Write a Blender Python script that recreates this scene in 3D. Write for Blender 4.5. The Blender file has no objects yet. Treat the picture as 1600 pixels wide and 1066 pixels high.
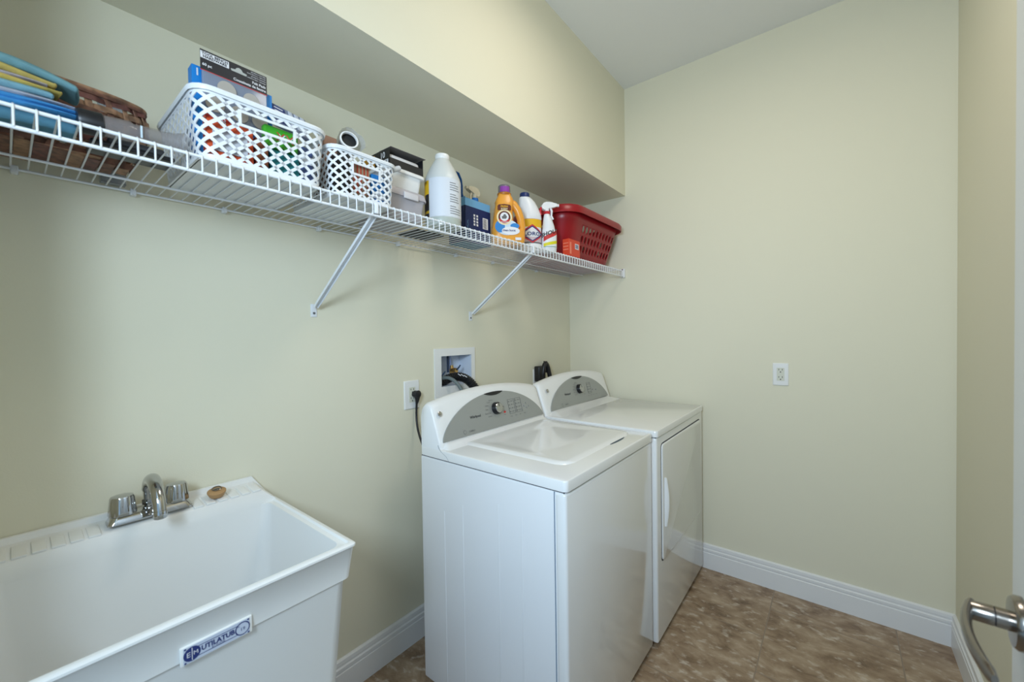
import bpy, bmesh, math, random
from mathutils import Matrix, Vector
R = math.radians
random.seed(7)
C = bpy.context.scene.collection
SC = bpy.context.scene

# ---------------------------------------------------------------- camera
cam = bpy.data.cameras.new('camera'); co = bpy.data.objects.new('camera', cam); C.objects.link(co); SC.camera = co
F = Vector((0.78115643, 0.6240781, -0.01792091)); RT = Vector((0.62390048, -0.78136183, -0.01489551)); UP = Vector((0.02329867, -0.00045486, 0.99972845))
m = Matrix((RT, UP, -F)).transposed().to_4x4(); m.translation = (-2.47141, -1.45425, 1.34616); co.matrix_world = m
cam.sensor_width = 36; cam.lens = 634.548 / 1600 * 36; cam.clip_start = 0.02
cam.dof.use_dof = True; cam.dof.focus_distance = 2.2; cam.dof.aperture_fstop = 4.5
# ---------------------------------------------------------------- world, light, exposure
w = bpy.data.worlds.new('world'); SC.world = w; w.use_nodes = True
w.node_tree.nodes['Background'].inputs[0].default_value = (0.48, 0.74, 1.0, 1); w.node_tree.nodes['Background'].inputs[1].default_value = 0.85

def area(name, loc, aim, sx, sy, power, col, shape='RECTANGLE', spread=180):
    l = bpy.data.lights.new(name, 'AREA'); l.shape = shape; l.size = sx; l.size_y = sy; l.energy = power; l.color = col; l.spread = R(spread)
    o = bpy.data.objects.new(name, l); C.objects.link(o); o.location = loc
    o.rotation_euler = (Vector(aim) - Vector(loc)).to_track_quat('-Z', 'Z').to_euler(); return o
area('doorway_daylight', (-3.00, -1.33, 1.76), (0.0, -0.85, 1.35), 0.40, 0.36, 18.5, (0.66, 0.83, 1.0), spread=140)
area('ceiling_lamp_light', (-1.25, -1.18, 2.775), (-1.25, -1.18, 0), 0.50, 0.50, 6.6, (1.0, 0.91, 0.79), 'DISK')
SC.view_settings.view_transform = 'Standard'; SC.view_settings.look = 'None'; SC.view_settings.gamma = 1
SC.view_settings.use_curve_mapping = False; SC.view_settings.exposure = 0.04

# ---------------------------------------------------------------- materials
MATS = {}
def mat(name, col, rough=0.5, metal=0.0, spec=0.5, trans=0.0, alpha=1.0, coat=0.0, bump=None, var=None, ior=1.45, sss=0.0):
    if name in MATS: return MATS[name]
    M = bpy.data.materials.new(name); M.use_nodes = True; nt = M.node_tree; b = nt.nodes['Principled BSDF']
    b.inputs['Base Color'].default_value = (*col, 1); b.inputs['Roughness'].default_value = rough; b.inputs['Metallic'].default_value = metal
    b.inputs['Specular IOR Level'].default_value = spec; b.inputs['Transmission Weight'].default_value = trans; b.inputs['Alpha'].default_value = alpha
    b.inputs['Coat Weight'].default_value = coat; b.inputs['IOR'].default_value = ior
    if sss: b.inputs['Subsurface Weight'].default_value = sss; b.inputs['Subsurface Radius'].default_value = (.02, .02, .02)
    tc = nt.nodes.new('ShaderNodeTexCoord')
    if bump:
        n = nt.nodes.new('ShaderNodeTexNoise'); n.inputs['Scale'].default_value = bump[0]; n.inputs['Detail'].default_value = 4
        nt.links.new(tc.outputs['Object'], n.inputs['Vector'])
        bp = nt.nodes.new('ShaderNodeBump'); bp.inputs['Strength'].default_value = bump[1]; bp.inputs['Distance'].default_value = bump[2]
        nt.links.new(n.outputs['Fac'], bp.inputs['Height']); nt.links.new(bp.outputs['Normal'], b.inputs['Normal'])
    if var:
        n = nt.nodes.new('ShaderNodeTexNoise'); n.inputs['Scale'].default_value = var[0]; n.inputs['Detail'].default_value = 5
        nt.links.new(tc.outputs['Object'], n.inputs['Vector'])
        r = nt.nodes.new('ShaderNodeValToRGB'); r.color_ramp.elements[0].position = 0.35; r.color_ramp.elements[1].position = 0.65
        r.color_ramp.elements[0].color = (*[c * (1 - var[1]) for c in col], 1); r.color_ramp.elements[1].color = (*[min(1, c * (1 + var[1])) for c in col], 1)
        nt.links.new(n.outputs['Fac'], r.inputs[0]); nt.links.new(r.outputs[0], b.inputs['Base Color'])
    MATS[name] = M; return M
def hx(s):
    s = s.lstrip('#'); v = [int(s[i:i+2], 16) / 255 for i in (0, 2, 4)]
    return tuple(c / 12.92 if c <= .04045 else ((c + .055) / 1.055) ** 2.4 for c in v)
wallM = mat('cream_wall_paint', (0.76, 0.725, 0.575), 0.75, spec=0.25, bump=(260, 0.12, 0.002))
ceilM = mat('ceiling_paint', (0.80, 0.80, 0.78), 0.9, spec=0.2, bump=(180, 0.2, 0.002))
trimM = mat('white_trim_paint', (0.80, 0.80, 0.80), 0.35)
doorM = mat('white_door_paint', (0.80, 0.82, 0.84), 0.4)
enamel = mat('white_enamel', (0.80, 0.80, 0.795), 0.12, coat=0.5, spec=0.5)
enamelM = mat('white_enamel_side', (0.78, 0.785, 0.80), 0.30, coat=0.2)
plastW = mat('white_plastic', (0.80, 0.80, 0.79), 0.35)
tubM = mat('tub_plastic', (0.83, 0.83, 0.81), 0.38, bump=(700, 0.05, 0.001))
wireM = mat('white_vinyl_wire', (0.78, 0.80, 0.83), 0.35)
chrome = mat('chrome', (0.50, 0.50, 0.50), 0.06, metal=1)
nickel = mat('brushed_nickel', (0.27, 0.245, 0.22), 0.22, metal=1)
brass = mat('brass', (0.65, 0.42, 0.16), 0.3, metal=1)
blackP = mat('black_plastic', (0.012, 0.012, 0.014), 0.35)
seamM = mat('dark_gap', (0.03, 0.035, 0.045), 0.8)
silver = mat('silver_console', (0.36, 0.37, 0.36), 0.32, metal=0.35)
inkG = mat('grey_ink', (0.13, 0.13, 0.13), 0.5)
inkK = mat('black_ink', (0.02, 0.02, 0.025), 0.5)
inkB = mat('navy_ink', (0.02, 0.035, 0.16), 0.5)
inkR = mat('red_ink', (0.55, 0.03, 0.03), 0.5)
inkW = mat('white_ink', (0.75, 0.75, 0.78), 0.5)
redP = mat('red_plastic', (0.30, 0.006, 0.012), 0.32)
orangeP = mat('orange_plastic', (0.78, 0.34, 0.045), 0.3)
holeM = mat('socket_dark', (0.02, 0.02, 0.02), 0.7)
def solid(name, h, rough=0.5, **k): return mat(name, hx(h), rough, **k)

def floor_mat():
    M = bpy.data.materials.new('mottled_stone_tile'); M.use_nodes = True; nt = M.node_tree; b = nt.nodes['Principled BSDF']; L = nt.links.new
    tc = nt.nodes.new('ShaderNodeTexCoord'); mp = nt.nodes.new('ShaderNodeMapping'); L(tc.outputs['Object'], mp.inputs[0])
    mp.inputs['Location'].default_value = (0.195, 1.204, 0)
    br = nt.nodes.new('ShaderNodeTexBrick'); L(mp.outputs[0], br.inputs['Vector']); br.offset = 0.5; br.offset_frequency = 2
    br.inputs['Scale'].default_value = 1.0; br.inputs['Brick Width'].default_value = .457; br.inputs['Row Height'].default_value = .457
    br.inputs['Mortar Size'].default_value = .0028; br.inputs['Mortar Smooth'].default_value = .5; br.inputs['Bias'].default_value = 0
    br.inputs['Color1'].default_value = (0, 0, 0, 1); br.inputs['Color2'].default_value = (1, 1, 1, 1); br.inputs['Mortar'].default_value = (.5, .5, .5, 1)
    # per tile shift of the stone pattern
    add = nt.nodes.new('ShaderNodeVectorMath'); add.operation = 'MULTIPLY_ADD'; add.inputs[1].default_value = (7.3, 4.1, 2.2)
    L(br.outputs['Color'], add.inputs[0]); L(mp.outputs[0], add.inputs[2])
    st = nt.nodes.new('ShaderNodeMapping'); st.inputs['Scale'].default_value = (1.7, 1.0, 1.0); st.inputs['Rotation'].default_value = (0, 0, R(28)); L(add.outputs[0], st.inputs[0])
    n1 = nt.nodes.new('ShaderNodeTexNoise'); n1.inputs['Scale'].default_value = 8.5; n1.inputs['Detail'].default_value = 9; n1.inputs['Roughness'].default_value = .62; n1.inputs['Distortion'].default_value = .35; L(st.outputs[0], n1.inputs['Vector'])
    r1 = nt.nodes.new('ShaderNodeValToRGB'); e = r1.color_ramp.elements
    e[0].position = .30; e[0].color = (.13, .078, .042, 1); e[1].position = .70; e[1].color = (.50, .38, .27, 1)
    for p, c in ((.42, (.25, .165, .10, 1)), (.52, (.34, .24, .155, 1)), (.60, (.40, .295, .20, 1))):
        x = r1.color_ramp.elements.new(p); x.color = c
    L(n1.outputs['Fac'], r1.inputs[0])
    n2 = nt.nodes.new('ShaderNodeTexNoise'); n2.inputs['Scale'].default_value = 26; n2.inputs['Detail'].default_value = 6; L(st.outputs[0], n2.inputs['Vector'])
    r2 = nt.nodes.new('ShaderNodeValToRGB'); r2.color_ramp.elements[0].position = .56; r2.color_ramp.elements[1].position = .72; r2.color_ramp.elements[0].color = (0, 0, 0, 1); r2.color_ramp.elements[1].color = (1, 1, 1, 1)
    L(n2.outputs['Fac'], r2.inputs[0])
    mx = nt.nodes.new('ShaderNodeMixRGB'); L(r2.outputs[0], mx.inputs[0]); L(r1.outputs[0], mx.inputs[1]); mx.inputs[2].default_value = (.56, .47, .38, 1)
    mx2 = nt.nodes.new('ShaderNodeMixRGB'); L(br.outputs['Fac'], mx2.inputs[0]); L(mx.outputs[0], mx2.inputs[1]); mx2.inputs[2].default_value = (.27, .205, .15, 1)
    L(mx2.outputs[0], b.inputs['Base Color']); b.inputs['Roughness'].default_value = .42
    bp = nt.nodes.new('ShaderNodeBump'); bp.invert = True; bp.inputs['Strength'].default_value = .4; bp.inputs['Distance'].default_value = .002; L(br.outputs['Fac'], bp.inputs['Height']); L(bp.outputs[0], b.inputs['Normal'])
    return M

# ---------------------------------------------------------------- geometry helper
ROOT = {}
def T_front(x, y, z, tilt=0):          # local u,v,n -> +x,+z,-y
    return Matrix.Translation((x, y, z)) @ Matrix(((1, 0, 0, 0), (0, 0, -1, 0), (0, 1, 0, 0), (0, 0, 0, 1))) @ Matrix.Rotation(tilt, 4, 'X')
def T_left(x, y, z):                   # faces -x
    return Matrix.Translation((x, y, z)) @ Matrix(((0, 0, -1, 0), (-1, 0, 0, 0), (0, 1, 0, 0), (0, 0, 0, 1)))
def TR(x=0, y=0, z=0, rx=0, ry=0, rz=0):
    return Matrix.Translation((x, y, z)) @ Matrix.Rotation(R(rz), 4, 'Z') @ Matrix.Rotation(R(ry), 4, 'Y') @ Matrix.Rotation(R(rx), 4, 'X')
def rrect(x0, x1, y0, y1, r, n=5):
    out = []
    for cx, cy, a0 in ((x1 - r, y0 + r, -90), (x1 - r, y1 - r, 0), (x0 + r, y1 - r, 90), (x0 + r, y0 + r, 180)):
        for i in range(n + 1):
            a = R(a0 + 90 * i / n); out.append((cx + r * math.cos(a), cy + r * math.sin(a)))
    return out
def ell(cx, cy, rx, ry, n=28, a0=0, a1=360):
    k = n if abs(a1 - a0 - 360) < 1e-6 else n + 1
    return [(cx + rx * math.cos(R(a0 + (a1 - a0) * i / n)), cy + ry * math.sin(R(a0 + (a1 - a0) * i / n))) for i in range(k)]

class G:
    def __init__(s): s.v = []; s.f = []; s.m = []; s.M = []
    def mi(s, M):
        if M not in s.M: s.M.append(M)
        return s.M.index(M)
    def add(s, vs, fs, M, T=None):
        b = len(s.v); k = s.mi(M)
        s.v += [tuple(T @ Vector(p)) if T is not None else tuple(p) for p in vs]
        s.f += [tuple(b + i for i in f) for f in fs]; s.m += [k] * len(fs); return s
    def bm(s, bm, M, T=None):
        bm.verts.index_update(); s.add([v.co[:] for v in bm.verts], [[v.index for v in f.verts] for f in bm.faces], M, T); bm.free(); return s
    def box(s, x0, x1, y0, y1, z0, z1, M, bev=0, T=None, seg=3):
        if not bev:
            vs = [(x, y, z) for z in (z0, z1) for y in (y0, y1) for x in (x0, x1)]
            return s.add(vs, [(0, 2, 3, 1), (4, 5, 7, 6), (0, 1, 5, 4), (2, 6, 7, 3), (0, 4, 6, 2), (1, 3, 7, 5)], M, T)
        b = bmesh.new(); bmesh.ops.create_cube(b, size=1)
        for v in b.verts: v.co = ((x0 + x1) / 2 + v.co.x * (x1 - x0), (y0 + y1) / 2 + v.co.y * (y1 - y0), (z0 + z1) / 2 + v.co.z * (z1 - z0))
        bmesh.ops.bevel(b, geom=b.edges[:], offset=bev, segments=seg, affect='EDGES', profile=.5)
        return s.bm(b, M, T)
    def loft(s, rings, M, T=None, ca=False, cb=False, closed=True):
        n = len(rings[0]); vs = [p for r in rings for p in r]; fs = []
        for i in range(len(rings) - 1):
            for j in range(n if closed else n - 1):
                k = (j + 1) % n; fs.append((i * n + j, i * n + k, (i + 1) * n + k, (i + 1) * n + j))
        if ca: fs.append(tuple(range(n))[::-1])
        if cb: fs.append(tuple((len(rings) - 1) * n + j for j in range(n)))
        return s.add(vs, fs, M, T)
    def lathe(s, prof, M, T=None, n=32, sx=1, sy=1, ca=True, cb=True):
        return s.loft([[(r * sx * math.cos(2 * math.pi * j / n), r * sy * math.sin(2 * math.pi * j / n), z) for j in range(n)] for r, z in prof], M, T, ca, cb)
    def cyl(s, r, z0, z1, M, T=None, n=24): return s.lathe([(r, z0), (r, z1)], M, T, n)
    def ext(s, p2, d0, d1, M, T=None):
        return s.loft([[(x, y, d0) for x, y in p2], [(x, y, d1) for x, y in p2]], M, T, True, True)
    def poly(s, p2, M, T=None, d=0): return s.add([(x, y, d) for x, y in p2], [tuple(range(len(p2)))], M, T)
    def tube(s, pts, r, M, n=8, T=None, caps=True, flat=None):
        P = [Vector(p) for p in pts]; rs = r if isinstance(r, (list, tuple)) else [r] * len(P)
        t0 = (P[1] - P[0]).normalized(); a = Vector((0, 0, 1)) if abs(t0.z) < .9 else Vector((1, 0, 0)); u = t0.cross(a).normalized(); rings = []
        for i, p in enumerate(P):
            t = ((P[min(i + 1, len(P) - 1)] - p).normalized() + (p - P[max(i - 1, 0)]).normalized())
            t = t.normalized() if t.length > 1e-9 else t0
            u = (u - t * u.dot(t)).normalized(); v = t.cross(u)
            k = flat or 1
            rings.append([tuple(p + (u * math.cos(2 * math.pi * j / n) + v * math.sin(2 * math.pi * j / n) * k) * rs[i]) for j in range(n)])
        return s.loft(rings, M, T, caps, caps)
    def text(s, txt, size, M, T, align='CENTER', d=0.0004, bold=0.0, sx=1.0):
        cu = bpy.data.curves.new('t', 'FONT'); cu.body = txt; cu.size = size; cu.align_x = align; cu.align_y = 'CENTER'; cu.offset = bold; cu.resolution_u = 2
        o = bpy.data.objects.new('t', cu); C.objects.link(o); dg = bpy.context.evaluated_depsgraph_get(); dg.update()
        me = bpy.data.meshes.new_from_object(o.evaluated_get(dg))
        s.add([(v.co.x * sx, v.co.y, d) for v in me.vertices], [tuple(p.vertices) for p in me.polygons], M, T)
        bpy.data.objects.remove(o); bpy.data.curves.remove(cu); bpy.data.meshes.remove(me); return s
    def obj(s, name, parent=None, ang=38, **props):
        me = bpy.data.meshes.new(name); off = Vector(ROOT.get(parent, (0, 0, 0))) if parent else Vector(props.pop('loc', (0, 0, 0)))
        me.from_pydata([tuple(Vector(v) - off) for v in s.v], [], s.f)
        for M in s.M: me.materials.append(M)
        me.polygons.foreach_set('material_index', s.m); me.polygons.foreach_set('use_smooth', [True] * len(s.f)); me.validate(); me.update()
        b = bmesh.new(); b.from_mesh(me); bmesh.ops.recalc_face_normals(b, faces=b.faces[:]) if props.pop('recalc', True) else None; b.to_mesh(me); b.free()
        me.set_sharp_from_angle(angle=R(ang))
        o = bpy.data.objects.new(name, me); C.objects.link(o)
        if parent: o.parent = parent
        else: o.location = off
        ROOT[o] = tuple(off)
        for k, v in props.items(): o[k] = v
        return o
def thing(name, loc, label, category, group=None):
    o = bpy.data.objects.new(name, None); C.objects.link(o); o.location = loc; o.empty_display_size = .05; o['label'] = label; o['category'] = category
    if group: o['group'] = group
    ROOT[o] = tuple(loc); return o
def bez(p0, p1, p2, p3, n=16):
    p0, p1, p2, p3 = map(Vector, (p0, p1, p2, p3)); out = []
    for i in range(n + 1):
        t = i / n; out.append(tuple(p0 * (1 - t) ** 3 + p1 * 3 * t * (1 - t) ** 2 + p2 * 3 * t * t * (1 - t) + p3 * t ** 3))
    return out

# ================================================================ ROOM
H = 2.871; W = 1.846; XF = -2.60; ZD = 1.7386
HOLE = (-1.192, -0.990, 1.100, 1.2445)      # opening of the washer outlet box in the left wall
g = G()
x0, x1, z0, z1 = HOLE; x0 -= .0012; x1 += .0012; z0 -= .0012; z1 += .0012
for a in ((XF - .12, x0, 0, H), (x1, .12, 0, H), (x0, x1, 0, z0), (x0, x1, z1, H)): g.box(a[0], a[1], 0, .12, a[2], a[3], wallM)
g.obj('wall_left', kind='structure')
G().box(0, .12, -W - .12, 0, 0, H, wallM).obj('wall_back', kind='structure')
G().box(XF - .12, 0, -W - .12, -W, 0, H, wallM).obj('wall_right', kind='structure')
DY0, DY1, DH = -1.60, -0.48, 2.10
g = G(); g.box(XF - .12, XF, -W, DY0, 0, H, wallM); g.box(XF - .12, XF, DY1, 0, 0, H, wallM); g.box(XF - .12, XF, DY0, DY1, DH, H, wallM)
g.obj('wall_front', kind='structure')
G().box(XF - .12, .12, -W - .12, .12, H, H + .1, ceilM).obj('ceiling', kind='structure')
G().box(XF - 1.2, .12, -W - .12, .12, -.1, 0, floor_mat()).obj('floor', kind='structure')
G().box(XF, 0, -.4125, 0, 2.205, H, wallM).obj('wall_soffit', kind='structure')
# baseboards: profile (thickness, height)
BP = [(0, 0), (.0150, 0), (.0150, .088), (.0125, .0905), (.0125, .0960), (.0150, .0985), (.0150, .1085), (.0105, .1120), (.0105, .1165), (.0120, .120), (.0110, .133), (.0040, .138), (0, .138)]
def board(name, a, b, nrm, sa=0, sb=0):
    a, b = Vector(a), Vector(b); d = (b - a).normalized(); n = Vector(nrm)
    g = G(); g.loft([[tuple(p + n * t + Vector((0, 0, h)) + d * (s * t)) for t, h in BP] for p, s in ((a, sa), (b, sb))], trimM, ca=True, cb=True)
    g.obj(name, ang=20, kind='structure')
board('baseboard_left', (XF, 0, 0), (0, 0, 0), (0, -1, 0), 0, -1)
board('baseboard_back', (0, 0, 0), (0, -W, 0), (-1, 0, 0), 1, -1)
board('baseboard_right', (0, -W, 0), (XF, -W, 0), (0, 1, 0), 1, 0)
# door casing round the doorway behind the viewer
g = G(); g.box(XF, XF + .012, DY1, DY1 + .06, 0, DH + .06, trimM, .003); g.box(XF, XF + .012, DY0 - .06, DY0, 0, DH + .06, trimM, .003); g.box(XF, XF + .012, DY0, DY1, DH, DH + .06, trimM, .003)
g.obj('trim_1', kind='structure')

# door leaf, opened into the room
dd = Vector((-.9980, .0500, 0)).normalized(); nn = Vector((dd.y, -dd.x, 0))   # along the leaf from its free edge ; outward (+y) normal
if nn.y < 0: nn = -nn
E0 = Vector((-1.605, -1.645, 0))
def DT(u, z, n): return E0 + dd * u + nn * n + Vector((0, 0, z))
TD = Matrix((( dd.x, 0, nn.x, E0.x), (dd.y, 0, nn.y, E0.y), (0, 1, 0, 0), (0, 0, 0, 1)))   # local (u, z, n)
g = G(); g.box(0, .86, .012, 2.035, -.035, 0, doorM, .002, T=TD)
for a, b in ((.18, .90), (1.08, 1.88)):
    g.loft([[(x, y, n) for x, y in rrect(.13 + i, .73 - i, a + i, b - i, .004, 2)] for i, n in ((0, .0005), (.008, .006), (.02, .0005), (.03, .0005), (.045, .005))], doorM, T=TD, cb=True)
g.box(.835, .865, .2, .29, -.01, .006, nickel, .001, T=TD); g.box(.835, .865, 1.75, 1.84, -.01, .006, nickel, .001, T=TD)
door = g.obj('door_1', kind='structure')
ROOT[door] = (0, 0, 0)
g = G(); hz = .962; hu = .056
TH = TD @ Matrix.Translation((hu, hz, 0))
g.lathe([(.033, 0), (.033, .006), (.030, .010), (.018, .011)], nickel, T=TH, n=36)
g.lathe([(.0125, .010), (.0125, .024)], nickel, T=TH); g.lathe([(.0118, .024), (.0118, .0255)], blackP, T=TH); g.lathe([(.0125, .0255), (.0125, .046), (.010, .050)], nickel, T=TH)
lv = bez((-.004, .0015, .045), (.030, -.004, .058), (.085, -.004, .058), (.150, .000, .046), 18)
rg = []
for i, p in enumerate(lv):
    t = i / 18; hh = .0125 * (1 - .25 * t); dp = .006 * (1 - .2 * t)
    if i == 18: hh *= .6; dp *= .6
    rg.append([(p[0], p[1] + hh * math.sin(a) , p[2] + dp * math.cos(a)) for a in [2 * math.pi * j / 16 for j in range(16)]])
g.loft(rg, nickel, T=TH, ca=True, cb=True)
g.obj('door_handle', door)
g = G(); g.box(-.0012, .0012, hz - .03, hz + .03, -.029, -.006, nickel, T=TD); g.obj('latch_plate', door)

# ceiling lamp (outside the frame, lights the room)
t = thing('ceiling_lamp', (-1.25, -1.18, H), 'round flush ceiling lamp with white glass bowl in middle of ceiling', 'lamp')
G().lathe([(.26, H - .001), (.26, H - .02), (.255, H - .025)], chrome, T=TR(-1.25, -1.18)).obj('lamp_base', t)
glow = mat('lamp_glass', (.9, .9, .85), .4); glow.node_tree.nodes['Principled BSDF'].inputs['Emission Color'].default_value = (1, .93, .8, 1); glow.node_tree.nodes['Principled BSDF'].inputs['Emission Strength'].default_value = 3
G().lathe([(.25, H - .022), (.248, H - .04), (.22, H - .065), (.14, H - .083), (.02, H - .09)], glow, T=TR(-1.25, -1.18)).obj('lamp_shade', t)

# ================================================================ UTILITY SINK
sink = thing('utility_sink', (-2.24, -.27, 0), 'white plastic freestanding laundry tub against the left wall', 'sink')
SX0, SX1, SY0, SY1, SZ = -2.535, -1.950, -.545, -.003, .845
def rr(x0, x1, y0, y1, r, z, n=6): return [(x, y, z) for x, y in rrect(x0, x1, y0, y1, r, n)]
g = G()
rings = [rr(-2.490, -1.995, -.500, -.020, .03, .36), rr(-2.495, -1.985, -.510, -.015, .03, .45), rr(-2.515, -1.966, -.529, -.006, .025, .757),
         rr(-2.517, -1.963, -.531, -.006, .022, .762), rr(-2.523, -1.959, -.535, -.006, .016, .764), rr(-2.531, -1.952, -.543, -.004, .012, .838),
         rr(-2.535, -1.949, -.547, -.002, .010, .841), rr(-2.535, -1.949, -.547, -.002, .010, .8455), rr(-2.532, -1.952, -.544, -.004, .009, .848),
         rr(-2.524, -1.960, -.536, -.010, .010, .848), rr(-2.521, -1.963, -.533, -.013, .012, .843),
         rr(-2.508, -1.975, -.520, -.0955, .025, .842), rr(-2.500, -1.985, -.510, -.100, .035, .70), rr(-2.488, -1.998, -.498, -.105, .045, .53),
         rr(-2.480, -2.006, -.490, -.110, .05, .505), rr(-2.45, -2.036, -.46, -.14, .06, .496), rr(-2.30, -2.18, -.34, -.25, .04, .488)]
g.loft(rings, tubM, ca=True, cb=True); g.obj('basin', sink, ang=50)
# raised back: ledge and upstand
g = G()
def prof(x, k=1):  # closed section in (y,z)
    return [(x, -.002, .835), (x, -.002, .905 if k else .850), (x, -.004, .908 if k else .852), (x, -.012, .907 if k else .852), (x, -.015, .893 if k else .850), (x, -.088, .884 if k else .849), (x, -.0935, .879 if k else .847), (x, -.0957, .842), (x, -.0957, .836)]
g.loft([prof(-2.532, 1), prof(-1.992, 1), prof(-1.954, 0)], tubM, ca=True, cb=True)
# soap-ledge pads with grooves between them
for i in range(-6, 20):
    xc = -2.49 + .0285 * (i + 1)
    if xc < -2.50 or xc > -2.0 or -2.345 < xc < -2.155: continue
    g.box(xc - .0108, xc + .0108, -.0915, -.034, -.001, .0040, tubM, .0012, T=Matrix.Translation((0, 0, .8895)) @ Matrix.Rotation(R(-.0), 4, 'X') @ Matrix.Translation((0, 0, 0)) @ Matrix(((1, 0, 0, 0), (0, 1, 0, 0), (0, .11, 1, .0035), (0, 0, 0, 1))))
g.obj('back_ledge', sink, ang=45)
g = G(); g.box(-.057, .057, -.0165, .0165, -.004, .0012, tubM, .0012, T=T_front(-2.2315, -.5405, .7755)); g.obj('label_plate', sink)
g = G(); TL = T_front(-2.2315, -.5418, .7755)
g.box(-.0525, .0525, -.0145, .0145, 0, .0006, mat('label_white', (.52, .57, .68), .4), T=TL)
g.box(-.035, .035, .0080, .0090, .0004, .0009, inkB, T=TL); g.box(-.035, .035, -.0092, -.0082, .0004, .0009, inkB, T=TL)
g.text('UTILATUB', .0125, inkB, TL @ Matrix.Translation((0, .0010, .0009)), bold=.0004, sx=.92); g.text('\u2122', .006, inkB, TL @ Matrix.Translation((.0325, .005, .0009))); g.text('BY MUSTEE', .0042, inkB, TL @ Matrix.Translation((0, -.006, .0009)))
g.poly(ell(-.040, 0, .0128, .0128), inkB, TL, .0008); g.poly(ell(.040, 0, .0128, .0128), inkB, TL, .0008); g.poly(ell(.040, 0, .0108, .0108), mat('label_white', (0, 0, 0)), TL, .0010); g.text('19', .009, inkB, TL @ Matrix.Translation((.040, -.001, .0010)))
g.text('E', .013, inkW, TL @ Matrix.Translation((-.0455, 0, .0010))); g.box(-.0405, -.0395, -.011, .011, .0008, .0012, inkW, T=TL); g.text('M', .010, inkW, TL @ Matrix.Translation((-.0345, 0, .0010)))
for sx in (-.050, .050):
    for sy in (-.0125, .0125): g.poly(ell(sx, sy, .0017, .0017, 10), inkB, TL, .0010)
g.obj('name_label', sink, label='blue printed name label')
for sx, sy in ((-2.46, -.47), (-2.02, -.47), (-2.46, -.05), (-2.02, -.05)):
    g = G(); g.box(sx - .02, sx + .02, sy - .02, sy + .02, .012, .40, plastW, .002); g.cyl(.012, 0, .014, blackP, T=TR(sx, sy)); g.obj('leg', sink)
# faucet
fx, fy, fz = -2.243, -.062, .893
g = G()
g.loft([[(x, y, z) for x, y in rrect(fx - a, fx + a, fy - b, fy + b, c, 7)] for a, b, c, z in ((.083, .0285, .012, fz), (.083, .0285, .012, fz + .003), (.077, .023, .014, fz + .016), (.074, .020, .014, fz + .020), (.070, .016, .014, fz + .021))], chrome, ca=True, cb=True)
fau = g.obj('faucet', sink, label='chrome two handle faucet', ang=30)
for s in (-.053, .053):
    g = G(); T = TR(fx + s, fy, fz + .019); n = 16
    def oct_(r, z):
        out = []
        for j in range(48):
            a = 2 * math.pi * j / 48; k = 1 - .07 * abs(math.cos(4 * a)) ** 6
            out.append((r * k * math.cos(a), r * k * math.sin(a), z))
        return out
    g.loft([oct_(.0275, 0), oct_(.0275, .003), oct_(.0235, .040), oct_(.0215, .0445), oct_(.012, .047)], chrome, T=T, ca=True, cb=True); g.obj('faucet_handle', fau, ang=30)
g = G(); T = TR(fx, fy, fz + .018)
g.lathe([(.016, 0), (.016, .006), (.013, .007), (.013, .012)], chrome, T=T); g.lathe([(.0165, .010), (.0165, .022), (.0130, .026)], chrome, T=T, n=6)
path = [(fx, fy, fz + .038), (fx, fy, fz + .060)] + bez((fx, fy, fz + .066), (fx, fy - .004, fz + .108), (fx, fy - .072, fz + .108), (fx, fy - .098, fz + .048), 18) + [(fx, fy - .102, fz + .030)]
rs = [.0135, .0140] + [.0165 - .0030 * i / 18 for i in range(19)] + [.0130]
g.tube(path, rs, chrome, 24); T2 = TR(fx, fy - .1035, fz + .024)
g.lathe([(.0120, -.008), (.0140, -.006), (.0145, .006), (.0130, .012)], chrome, T=T2, n=28); g.obj('spout', fau, ang=40)
g = G(); g.cyl(.003, 0, .030, chrome, T=TR(fx, fy + .016, fz + .018)); g.lathe([(.005, 0), (.006, .004), (.004, .009)], chrome, T=TR(fx, fy + .016, fz + .046)); g.obj('lift_rod', fau)
# stopper
st = thing('drain_stopper', (-2.100, -.068, .8925), 'small tan rubber drain plug with a wire ring lying on the tub ledge', 'plug')
g = G(); T = TR(-2.100, -.066, .8945, 12, 0, -20)
g.lathe([(.0165, 0), (.0180, .002), (.0225, .012), (.0225, .015), (.0200, .017), (.008, .0175)], mat('tan_rubber', hx('B08A5E'), .6), T=T); g.obj('plug', st)
g = G(); T = TR(-2.100, -.066, .9115, 12, 0, -20); g.cyl(.009, 0, .0012, nickel, T=T)
g.tube([(.011 * math.cos(a), .008 * math.sin(a) , .004 + .002 * math.sin(a)) for a in [2 * math.pi * j / 20 for j in range(21)]], .0013, nickel, 8, T=T); g.obj('ring', st)

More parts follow.
